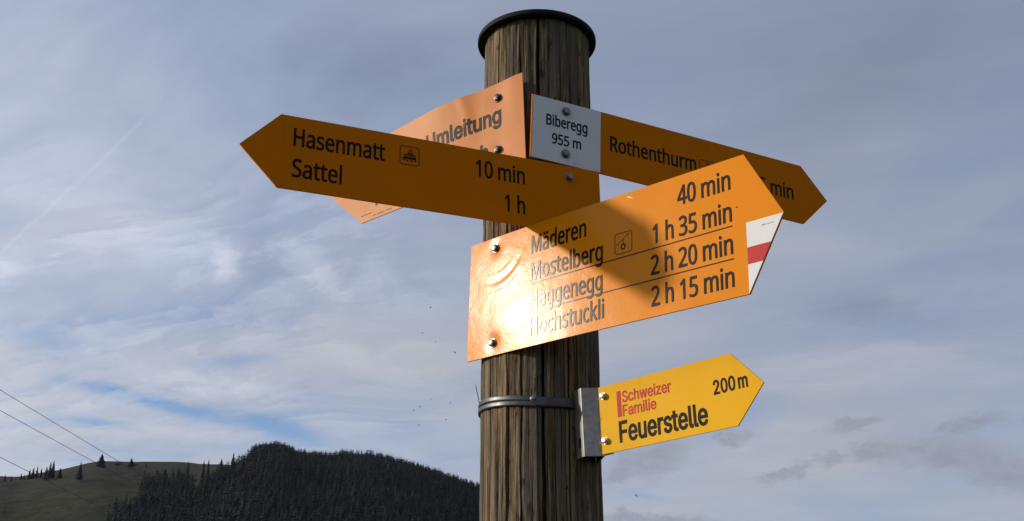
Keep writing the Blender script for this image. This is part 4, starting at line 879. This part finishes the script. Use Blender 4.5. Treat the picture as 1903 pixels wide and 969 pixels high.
def train_icon(root, x0, z0, s, dz=FLAT):
    p = link('pictogram', bars('train_pictogram_frame', frame_segs(x0, z0, s), 0.0011, M['brown_ink'], dz=dz), root)
    k = s / 34.0
    def X(a): return x0 + a * k
    def Zc(a): return z0 + a * k
    segs = [(X(5), Zc(12.2), X(28.5), Zc(12.2), 3.6 * k), (X(7.5), Zc(18.3), X(27), Zc(18.3), 1.6 * k), (X(14), Zc(21.5), X(23), Zc(21.5), 2.4 * k),
            (X(8.5), Zc(15.8), X(10.5), Zc(15.8), 3.4 * k), (X(13), Zc(15.8), X(14.6), Zc(15.8), 3.4 * k), (X(17), Zc(15.8), X(18.6), Zc(15.8), 3.4 * k), (X(21), Zc(15.8), X(22.6), Zc(15.8), 3.4 * k), (X(25), Zc(15.8), X(27.6), Zc(15.8), 3.4 * k),
            (X(5), Zc(8.4), X(9), Zc(8.4), 2.0 * k), (X(12), Zc(7.4), X(15), Zc(7.4), 2.8 * k), (X(19), Zc(7.4), X(22), Zc(7.4), 2.8 * k), (X(25.5), Zc(8.4), X(29.5), Zc(8.4), 2.0 * k),
            (X(14), Zc(24.5), X(18.5), Zc(28), 0.9 * k), (X(18.5), Zc(28), X(23), Zc(24.5), 0.9 * k), (X(15), Zc(28.2), X(22), Zc(28.2), 0.8 * k)]
    link('train_drawing', bars('train_drawing', segs, 0.001, M['black_ink'], dz=dz), p)


def cable_car_icon(root, x0, z0, s, dz=FLAT):
    p = link('pictogram', bars('cable_car_pictogram_frame', frame_segs(x0, z0, s), 0.0010, M['brown_ink'], dz=dz), root)
    k = s / 34.0
    X = lambda a: x0 + a * k
    Zc = lambda a: z0 + a * k
    segs = [(X(5), Zc(16), X(27), Zc(29), 0.8 * k), (X(4), Zc(18), X(8), Zc(14.5), 0.9 * k), (X(25), Zc(30.5), X(29), Zc(27.5), 0.9 * k), (X(16.5), Zc(23), X(16.5), Zc(15), 1.1 * k)]
    for i in range(10):
        a, b = 2 * math.pi * i / 10, 2 * math.pi * (i + 1) / 10
        segs.append((X(16.5 + 4 * math.cos(a)), Zc(10.6 + 4.2 * math.sin(a)), X(16.5 + 4 * math.cos(b)), Zc(10.6 + 4.2 * math.sin(b)), 2.2 * k))
    link('cable_car_drawing', bars('cable_car_drawing', segs, 0.001, M['black_ink'], dz=dz), p)


# ---- four line board, pointing right towards the viewer
def dent_m(u, v):
    """the sheet is drawn in at the bolts and dented in rings round the upper one"""
    u = np.asarray(u, float); v = np.asarray(v, float)
    d = np.hypot(u - 0.062, v - 0.098); w = np.clip((u - 0.015) / 0.03, 0, 1) * np.clip((0.152 - u) / 0.02, 0, 1)
    e = 0.00022 * np.exp(-((d - 0.083) / 0.0032) ** 2) - 0.00018 * np.exp(-((d - 0.074) / 0.0035) ** 2) + 0.00014 * np.exp(-((d - 0.062) / 0.003) ** 2) + 0.00012 * np.exp(-((d - 0.094) / 0.003) ** 2)
    ang = np.arctan2(v - 0.098, u - 0.062); e = 0.62 * e * np.clip(1.25 - np.abs(ang + 0.95) / 0.9, 0, 1) * w * (0.4 + 1.2 * vnoise(ang * 9 + 3, d * 160))
    for b in (0.0854, -0.0839): e = e - 0.0007 * np.exp(-(np.hypot(u - 0.0642, v - b) / 0.013) ** 2)
    e = e - 0.0040 * np.clip(1 - u / 0.26, 0, 1) ** 2
    return e + 0.0012 * np.sin(np.clip(u, 0, 0.63) / 0.63 * math.pi) + 0.0006 * np.exp(-((u - 0.11) / 0.05) ** 2 - ((v + 0.05) / 0.045) ** 2)


m = sign_root('direction_sign', 'large four-line orange-yellow arrow sign in the sun, white-red-white tip', sign_matrix(-44.60, 0.04, 2.02, -0.0713, 0.6536, 0.1055))
link('panel', panel_mesh('four_line_panel', 1, 0.5714, 0.2108, 0.0602, M['orange_glossy'], dent_m, 300, 100), m)
for txt, x0, base, wd in (('Mäderen', .1527, .0545, .1206), ('Mostelberg', .1528, .0070, .1550), ('Haggenegg', .1527, -.0415, .1542), ('Hochstuckli', .1525, -.0885, .1575),
                          ('40 min', .4545, .0580, .0925), ('1 h 35 min', .4072, .0085, .1400), ('2 h 20 min', .4028, -.0403, .1443), ('2 h 15 min', .4028, -.0893, .1443)):
    add_text(m, txt, 'hum', x0, base, wd, 0.0300, 0.00049, M['black_ink'], dz=dent_m, space=0.34 if txt[0] in '0123456789' else 0.3, depth=0.0006)
for z0, z1 in ((.0011, .0010), (-.0478, -.0484)):
    link('underline', bars('underline', [(.150, z0, .25, z0 + (z1 - z0) * .25), (.25, z0 + (z1 - z0) * .25, .40, z0 + (z1 - z0) * .6), (.40, z0 + (z1 - z0) * .6, .548, z1)], 0.0017, M['brown_ink'], 0.0004, dz=dent_m), m)
cable_car_icon(m, .333, .0080, .0335, dent_m)
H2, LL, AA = .1054, .5714, .0602
def edge_u(v): return LL + AA * (1 - abs(v) / H2) - 0.0006
link('white_marking', plate('white_marking', [(.5712, -.0002), (.5712, -.0374), (edge_u(-.0374), -.0374), (edge_u(-.0002), -.0002)], M['white'], dz=dent_m), m)
link('red_marking', plate('red_marking', [(.5712, -.0376), (.5712, -.0622), (edge_u(-.0622), -.0622), (edge_u(-.0376), -.0376)], M['red'], dz=dent_m), m)
link('white_marking', plate('lower_white_marking', [(.5712, -.0624), (.5712, -.1042), (edge_u(-.1042), -.1042), (edge_u(-.0624), -.0624)], M['white'], dz=dent_m), m)
link('print_mark', bars('print_mark', [(.5965, -.0106, .6025, -.0100, .0012), (.6045, -.0106, .6085, -.0104, .0008), (.6095, -.0103, .6150, -.0100, .0008)], .0010, M['grey_ink'], 0.0001, 0.0004, dz=dent_m), m)
link('scratch', bars('paint_chip', [(.3585, .0985, .3655, .0955, .0016), (.3655, .0955, .3690, .0935, .0009)], .001, M['white'], 0.0001, dz=dent_m), m)
link('scratch', bars('dark_chip', [(.5555, .0275, .5580, .0275, .0020)], .002, M['brown_ink'], 0.0001, dz=dent_m), m)
add_bolts(m, [(.0642, .0854), (.0642, -.0839)], BOLT, dent_m)

# ---- detour board, bent, pointing left away from the viewer
def dent_u(u, v):
    u = np.asarray(u, float); v = np.asarray(v, float); k = np.clip((v + 0.10) / 0.186, 0, 1)
    e = 0.012 * k * np.exp(-((u + 0.185) / 0.10) ** 2) - 0.002 * k * np.exp(-((u + 0.105) / 0.025) ** 2)
    e = e + 0.0013 * np.exp(-((u + 0.128 + 0.25 * (v - 0.04)) / 0.012) ** 2) * np.clip((v + 0.02) / 0.05, 0, 1)
    for b in (0.056, -0.0483): e = e - 0.0012 * np.exp(-(np.hypot(u + 0.0595, v - b) / 0.018) ** 2)
    return e + 0.003 * np.exp(-((u + 0.02) / 0.03) ** 2) * k


um = sign_root('detour_sign', 'bent salmon-orange Umleitung arrow sign, partly behind the long left-pointing sign', sign_matrix(-39.10, -0.35, -1.99, 0.0512, 0.9741, 0.104))
link('panel', panel_mesh('detour_panel', -1, 0.4069, 0.1723, 0.0924, M['salmon'], dent_u, 200, 60, 0.002), um)
add_text(um, 'Umleitung', 'gro', -.2293, .0050, .1769, .0325, 0.00135, M['grey_ink'], dz=dent_u, depth=0.0003)
add_text(um, 'ch', 'gro', -.1220, -.0600, .0370, .0325, 0.00135, M['grey_ink'], dz=dent_u, depth=0.0003)
link('print_mark', bars('letter_foot', [(-.3668, -.0500, -.3668, -.0600, .006)], .006, M['grey_ink'], 0.0002, dz=dent_u), um)
link('print_mark', bars('maker_line', [(-.409, -.0712, -.401, -.0712), (-.399, -.0712, -.391, -.0712), (-.389, -.0712, -.380, -.0712), (-.376, -.079, -.368, -.079), (-.364, -.079, -.345, -.079), (-.340, -.079, -.325, -.079)], .0012, M['brown_ink'], 0.0001, dz=dent_u), um)
add_bolts(um, [(-.0579, .0560), (-.0610, -.0483)], BOLT_DARK, dent_u)

# ---- two line board, pointing left
def bow_h(u, v): return 0.0015 * np.sin(np.clip(-np.asarray(u, float), 0, .63) / .63 * math.pi)


hm = sign_root('direction_sign', 'long shaded orange arrow sign pointing left, reading Hasenmatt and Sattel', sign_matrix(24.47, 0.47, -1.25, 0.0710, 0.8220, 0.1041))
link('panel', panel_mesh('left_arrow_panel', -1, 0.5701, 0.1261, 0.0620, M['orange'], bow_h, 80, 20), hm)
for txt, x0, base, wd in (('Hasenmatt', -.5480, .0122, .1493), ('Sattel', -.5482, -.0409, .0791), ('10 min', -.2370, .0135, .0895), ('1 h', -.1845, -.0416, .0365)):
    add_text(hm, txt, 'hum', x0, base, wd, 0.0302, 0.00062, M['black_ink'], dz=bow_h, space=0.34)
train_icon(hm, -.3722, .0125, .0328, bow_h)
add_bolts(hm, [(-.0599, .0420), (-.0599, -.0420)], BOLT, bow_h)

# ---- one line board with the white place field, pointing right
def bow_r(u, v): return 0.0012 * np.sin(np.clip(np.asarray(u, float), 0, .63) / .63 * math.pi)


rm = sign_root('direction_sign', 'shaded orange arrow sign pointing right with a white Biberegg place field', sign_matrix(25.20, 0.80, 1.99, -0.0641, 0.9502, 0.1039))
link('panel', panel_mesh('right_arrow_panel', 1, 0.5880, 0.1238, 0.0610, M['orange'], bow_r, 80, 20), rm)
link('name_field', plate('white_name_field', [(.0016, -.0613), (.0690, -.0613), (.1378, -.0613), (.1378, .0613), (.0690, .0613), (.0016, .0613)], M['white'], 0.0004, dz=bow_r), rm)
add_text(rm, 'Biberegg', 'hum', .0291, .0085, .0815, .0205, 0.00045, M['black_ink'], dz=bow_r, gap=0.0007, rot=1.2)
add_text(rm, '955 m', 'hum', .0410, -.0255, .0572, .0195, 0.00045, M['black_ink'], dz=bow_r, gap=0.0007, rot=0.5, space=0.36)
add_text(rm, 'Rothenthurm', 'hum', .1586, -.0118, .1830, .0290, 0.00062, M['black_ink'], dz=bow_r, rot=1.0)
add_text(rm, '5 min', 'hum', .4855, -.0155, .0800, .0300, 0.00062, M['black_ink'], dz=bow_r, space=0.34)
train_icon(rm, .3495, -.0150, .0330, bow_r)
add_bolts(rm, [(.0670, .0431), (.0680, -.0410)], BOLT, lambda u, v: bow_r(u, v) + 0.0004)

# ---- small yellow board on its bracket
fmat = sign_matrix(-43.45, 1.26, -1.39, 0.1437, 0.4246, 0.0166) @ Matrix.Scale(0.977, 4)
fm = sign_root('direction_sign', 'small sunlit yellow arrow sign Feuerstelle on a steel bracket below the others', fmat)
link('panel', panel_mesh('yellow_panel', 1, 0.2579, 0.1110, 0.0511, M['yellow'], FLAT, 40, 16, 0.0025), fm)
link('red_bar', plate('red_bar', [(.0374, -.0012), (.0452, -.0012), (.0452, .0412), (.0374, .0412)], M['red_ink']), fm)
add_text(fm, 'Schweizer', 'gro', .0482, .0215, .0960, .0178, 0.00042, M['red_ink'], rot=-1.0)
add_text(fm, 'Familie', 'gro', .0480, -.0008, .0655, .0172, 0.00042, M['red_ink'], rot=-0.5)
add_text(fm, 'Feuerstelle', 'gro', .0388, -.0420, .1675, .0328, 0.00115, M['matte_ink'], rot=-0.4)
add_text(fm, '200 m', 'gro', .2228, -.0014, .0590, .0213, 0.00070, M['matte_ink'], rot=0.8, space=0.22)
add_bolts(fm, [(.0105, .0391), (.0096, -.0347)], BOLT_ROUND)


def build_bracket():
    """folded sheet: leg to the post, web, second leg and the flange behind the board; board plane coordinates"""
    t = 0.0022; z0, z1 = -.0572, .0562
    n0 = 0.0032                                    # just behind the board (y grows backwards)
    wb = -0.0385                                   # the outer leg stands this far in front of the board plane
    # the leg runs back to the post: its contact there, seen in the board's own frame
    cp = fmat.inverted() @ Vector((PX + .0555, PY - .0850, EYE + .4246))
    cw = fmat.inverted() @ Vector((PX + .0660, PY - .1085, EYE + .4246)); wb = cw.y
    path = [(cp.x, cp.y), (cw.x, cw.y), (-.0012, n0 + t), (.0200, n0 + t)]
    off = []
    for k, (x, y) in enumerate(path):
        dirs = []
        if k: d = Vector((x - path[k - 1][0], y - path[k - 1][1])).normalized(); dirs.append(Vector((-d.y, d.x)))
        if k < len(path) - 1: d = Vector((path[k + 1][0] - x, path[k + 1][1] - y)).normalized(); dirs.append(Vector((-d.y, d.x)))
        v = sum(dirs, Vector((0, 0))); v = v / v.length_squared * (2 if len(dirs) == 2 else 1) if len(dirs) == 2 else dirs[0]
        off.append((x - v.x * t, y - v.y * t))
    bm = bmesh.new()
    ring = path + off[::-1]; zsl = [z0, z1]
    lo = [bm.verts.new((x, y, z0)) for x, y in ring]; hi = [bm.verts.new((x, y, z1)) for x, y in ring]
    n = len(ring)
    for i in range(n): bm.faces.new((lo[i], lo[(i + 1) % n], hi[(i + 1) % n], hi[i]))
    half = len(path)
    for i in range(half - 1):
        a, b, c, d = i, i + 1, n - 2 - i, n - 1 - i
        bm.faces.new((lo[a], lo[d], lo[c], lo[b])); bm.faces.new((hi[a], hi[b], hi[c], hi[d]))
    bmesh.ops.recalc_face_normals(bm, faces=bm.faces)
    es = [e for e in bm.edges if abs(e.verts[0].co.z - e.verts[1].co.z) > 0.05]
    bmesh.ops.bevel(bm, geom=es, offset=0.0009, segments=3, affect='EDGES', profile=0.5)
    me = bpy.data.meshes.new('bracket'); bm.to_mesh(me); bm.free(); me.materials.append(M['galvanised'])
    b = link('bracket', me, fm)
    # inner leg back to the post
    cq = fmat.inverted() @ Vector((PX + .0900, PY - .0440, EYE + .4246))
    a, c_ = Vector((-.0012, n0 + t + .0012)), Vector((cq.x, cq.y)); d = (c_ - a).normalized(); s_ = Vector((-d.y, d.x)) * t / 2
    bm = bmesh.new(); q = [a - s_, c_ - s_, c_ + s_, a + s_]
    lo = [bm.verts.new((p.x, p.y, z0 + .0004)) for p in q]; hi = [bm.verts.new((p.x, p.y, z1 - .0004)) for p in q]
    bm.faces.new(lo[::-1]); bm.faces.new(hi)
    for i in range(4): bm.faces.new((lo[i], lo[(i + 1) % 4], hi[(i + 1) % 4], hi[i]))
    bmesh.ops.recalc_face_normals(bm, faces=bm.faces)
    me = bpy.data.meshes.new('inner_leg'); bm.to_mesh(me); bm.free(); me.materials.append(M['galvanised']); link('inner_leg', me, b)
    # black oblong piece on the outer leg, painting in the shade of a hole
    a, c_ = Vector((cw.x, cw.y)), Vector((cp.x, cp.y)); d = (c_ - a); mid = a + d * 0.42; d.normalize(); out = Vector((d.y, -d.x))
    if out.x > 0: out = -out
    V = []; F = []; n = 16
    for k in (0.00015 + t, -.0006):
        for i in range(n):
            w = 2 * math.pi * i / n; x = .0042 * math.cos(w); z = -.0335 + (.0065 if math.sin(w) >= 0 else -.0065) + .0030 * math.sin(w)
            V.append((mid.x + d.x * x + out.x * k, mid.y + d.y * x + out.y * k, z))
    F = [tuple(range(n - 1, -1, -1)), tuple(range(n, 2 * n))] + [(i, (i + 1) % n, n + (i + 1) % n, n + i) for i in range(n)]
    link('slot_shade_piece', mesh_from('slot_shade_piece', V, F, M['cap']), b)


build_bracket()


# ------------------------------------------------------------------ clamp strap round the post
def build_strap():
    root = link('clamp_strap', None); root.location = (PX, PY, EYE + 0.4565)
    tag(root, 'dull grey steel strap clamped round the post, holding the yellow sign bracket', 'strap')

    def band(name, a0, a1, r, w, z0, tilt, bulge=0.0005, mat=M['strap'], parent=root):
        V = []; F = []; n = max(8, int((a1 - a0) / 2.0)); prof = [(0, -w / 2), (bulge + .0010, -w / 2 + .0008), (bulge + .0014, -w * .25), (bulge + .0014, w * .25), (bulge + .0010, w / 2 - .0008), (0, w / 2), (-.0012, w / 2 - .001), (-.0012, -w / 2 + .001)]
        for k in range(n + 1):
            a = R(-90 + a0 + (a1 - a0) * k / n); dz_ = z0 + tilt * math.sin(a + math.pi / 2) + 0.0125 * max(0.0, -math.sin(a + math.pi / 2))
            for q, z in prof: V.append(((r + q) * math.cos(a), (r + q) * math.sin(a), z + dz_))
        m_ = len(prof)
        for k in range(n):
            for i in range(m_): F.append((k * m_ + i, (k + 1) * m_ + i, (k + 1) * m_ + (i + 1) % m_, k * m_ + (i + 1) % m_))
        F.append(tuple(range(m_))); F.append(tuple(n * m_ + i for i in range(m_ - 1, -1, -1)))
        me = mesh_from(name, V, F, mat)
        bm = bmesh.new(); bm.from_mesh(me); bmesh.ops.recalc_face_normals(bm, faces=bm.faces); bm.to_mesh(me); bm.free()
        return link(name, me, parent)
    rp = post_radius(EYE + .449) + 0.0022
    b1 = band('band', -200, 35, rp, .0090, .0042, -.0012)
    b2 = band('band', -150, 160, rp + .0003, .0090, -.0036, .0014)
    band('overlap', -6, 42, rp + .0020, .0155, .0012, -.0008)
    # clamp screw on the front
    s = link('clamp_screw', BOLT, root); a = R(-90 - 7); s.location = ((rp + .0022) * math.cos(a), (rp + .0022) * math.sin(a), .0062); s.rotation_euler = (0, 0, R(-7)); s.scale = (.62, .8, .62)
    # stray end of wire standing off the post
    pts = [(-.1020, -.012, .012), (-.1030, -.014, .022), (-.1054, -.016, .034), (-.1084, -.017, .046), (-.1090, -.017, .053)]
    link('wire_end', mesh_from('wire_end', *tube(pts, [.0009, .0008, .0008, .0007, .0005]), M['cable'], True), root)


build_strap()

# ------------------------------------------------------------------ insects in the air
def insect_mesh():
    bm = bmesh.new()
    bmesh.ops.create_icosphere(bm, subdivisions=1, radius=1.0)
    for v in bm.verts: v.co = Vector((v.co.x * .0042, v.co.y * .0015, v.co.z * .0015))
    r = bmesh.ops.create_icosphere(bm, subdivisions=1, radius=.0013)
    for v in r['verts']: v.co += Vector((.0048, 0, .0004))
    for s in (-1, 1):
        p = [(.001, .001 * s, .0012), (.0028, .0065 * s, .0034), (-.0018, .0075 * s, .0030), (-.0016, .001 * s, .0013)]
        vs = [bm.verts.new(q) for q in p] + [bm.verts.new((a, b, c + .0002)) for a, b, c in p]
        bm.faces.new(vs[:4]); bm.faces.new(vs[:3:-1])
        for i in range(4): bm.faces.new((vs[i], vs[4 + i], vs[4 + (i + 1) % 4], vs[(i + 1) % 4]))
    bmesh.ops.recalc_face_normals(bm, faces=bm.faces)
    me = bpy.data.meshes.new('insect'); bm.to_mesh(me); bm.free(); me.materials.append(M['insect']); return me


IM = insect_mesh()
for k, (az, el) in enumerate([(-4.29, 18.82), (-4.67, 17.56), (-3.96, 17.12), (-2.97, 16.63), (-4.11, 14.28), (-3.14, 14.14), (-4.7, 13.9), (-4.99, 13.74), (-3.34, 13.32), (-4.72, 13.03), (6.15, 9.61)]):
    d = 5.5 + (k * 37 % 10) * 0.35
    o = link('flying_insect', IM); o.location = (d * math.sin(R(az)), d * math.cos(R(az)), EYE + d * math.tan(R(el))); o.rotation_euler = (k * .4, k * .7, k * 2.1)
    if k < 10: tag(o, 'tiny dark insect in the loose swarm left of the post', 'insect', 'insects in the air')
    else: tag(o, 'single tiny dark insect below the yellow sign, right of the post', 'insect', 'insects in the air')

# ------------------------------------------------------------------ thin air haze between the post and the hill
def build_haze():
    top = EYE + 335.0; s = 4600.0
    V = [(x, y, z) for z in (-2.0, top) for y in (-s, s) for x in (-s, s)]
    F = [(0, 2, 3, 1), (4, 5, 7, 6), (0, 1, 5, 4), (2, 6, 7, 3), (0, 4, 6, 2), (1, 3, 7, 5)]
    m = bpy.data.materials.new('thin_haze'); m.use_nodes = True; nt = m.node_tree
    for n in list(nt.nodes): nt.nodes.remove(n)
    o = nt.nodes.new('ShaderNodeOutputMaterial'); v = nt.nodes.new('ShaderNodeVolumePrincipled')
    v.inputs['Color'].default_value = (0.62, 0.76, 1.0, 1); v.inputs['Density'].default_value = 1.7e-5; v.inputs['Anisotropy'].default_value = 0.2
    nt.links.new(v.outputs[0], o.inputs['Volume'])
    h = link('haze', mesh_from('haze', V, F, m), kind='stuff')
    h['label'] = 'thin pale blue haze over the hillside'; h['category'] = 'haze'


build_haze()
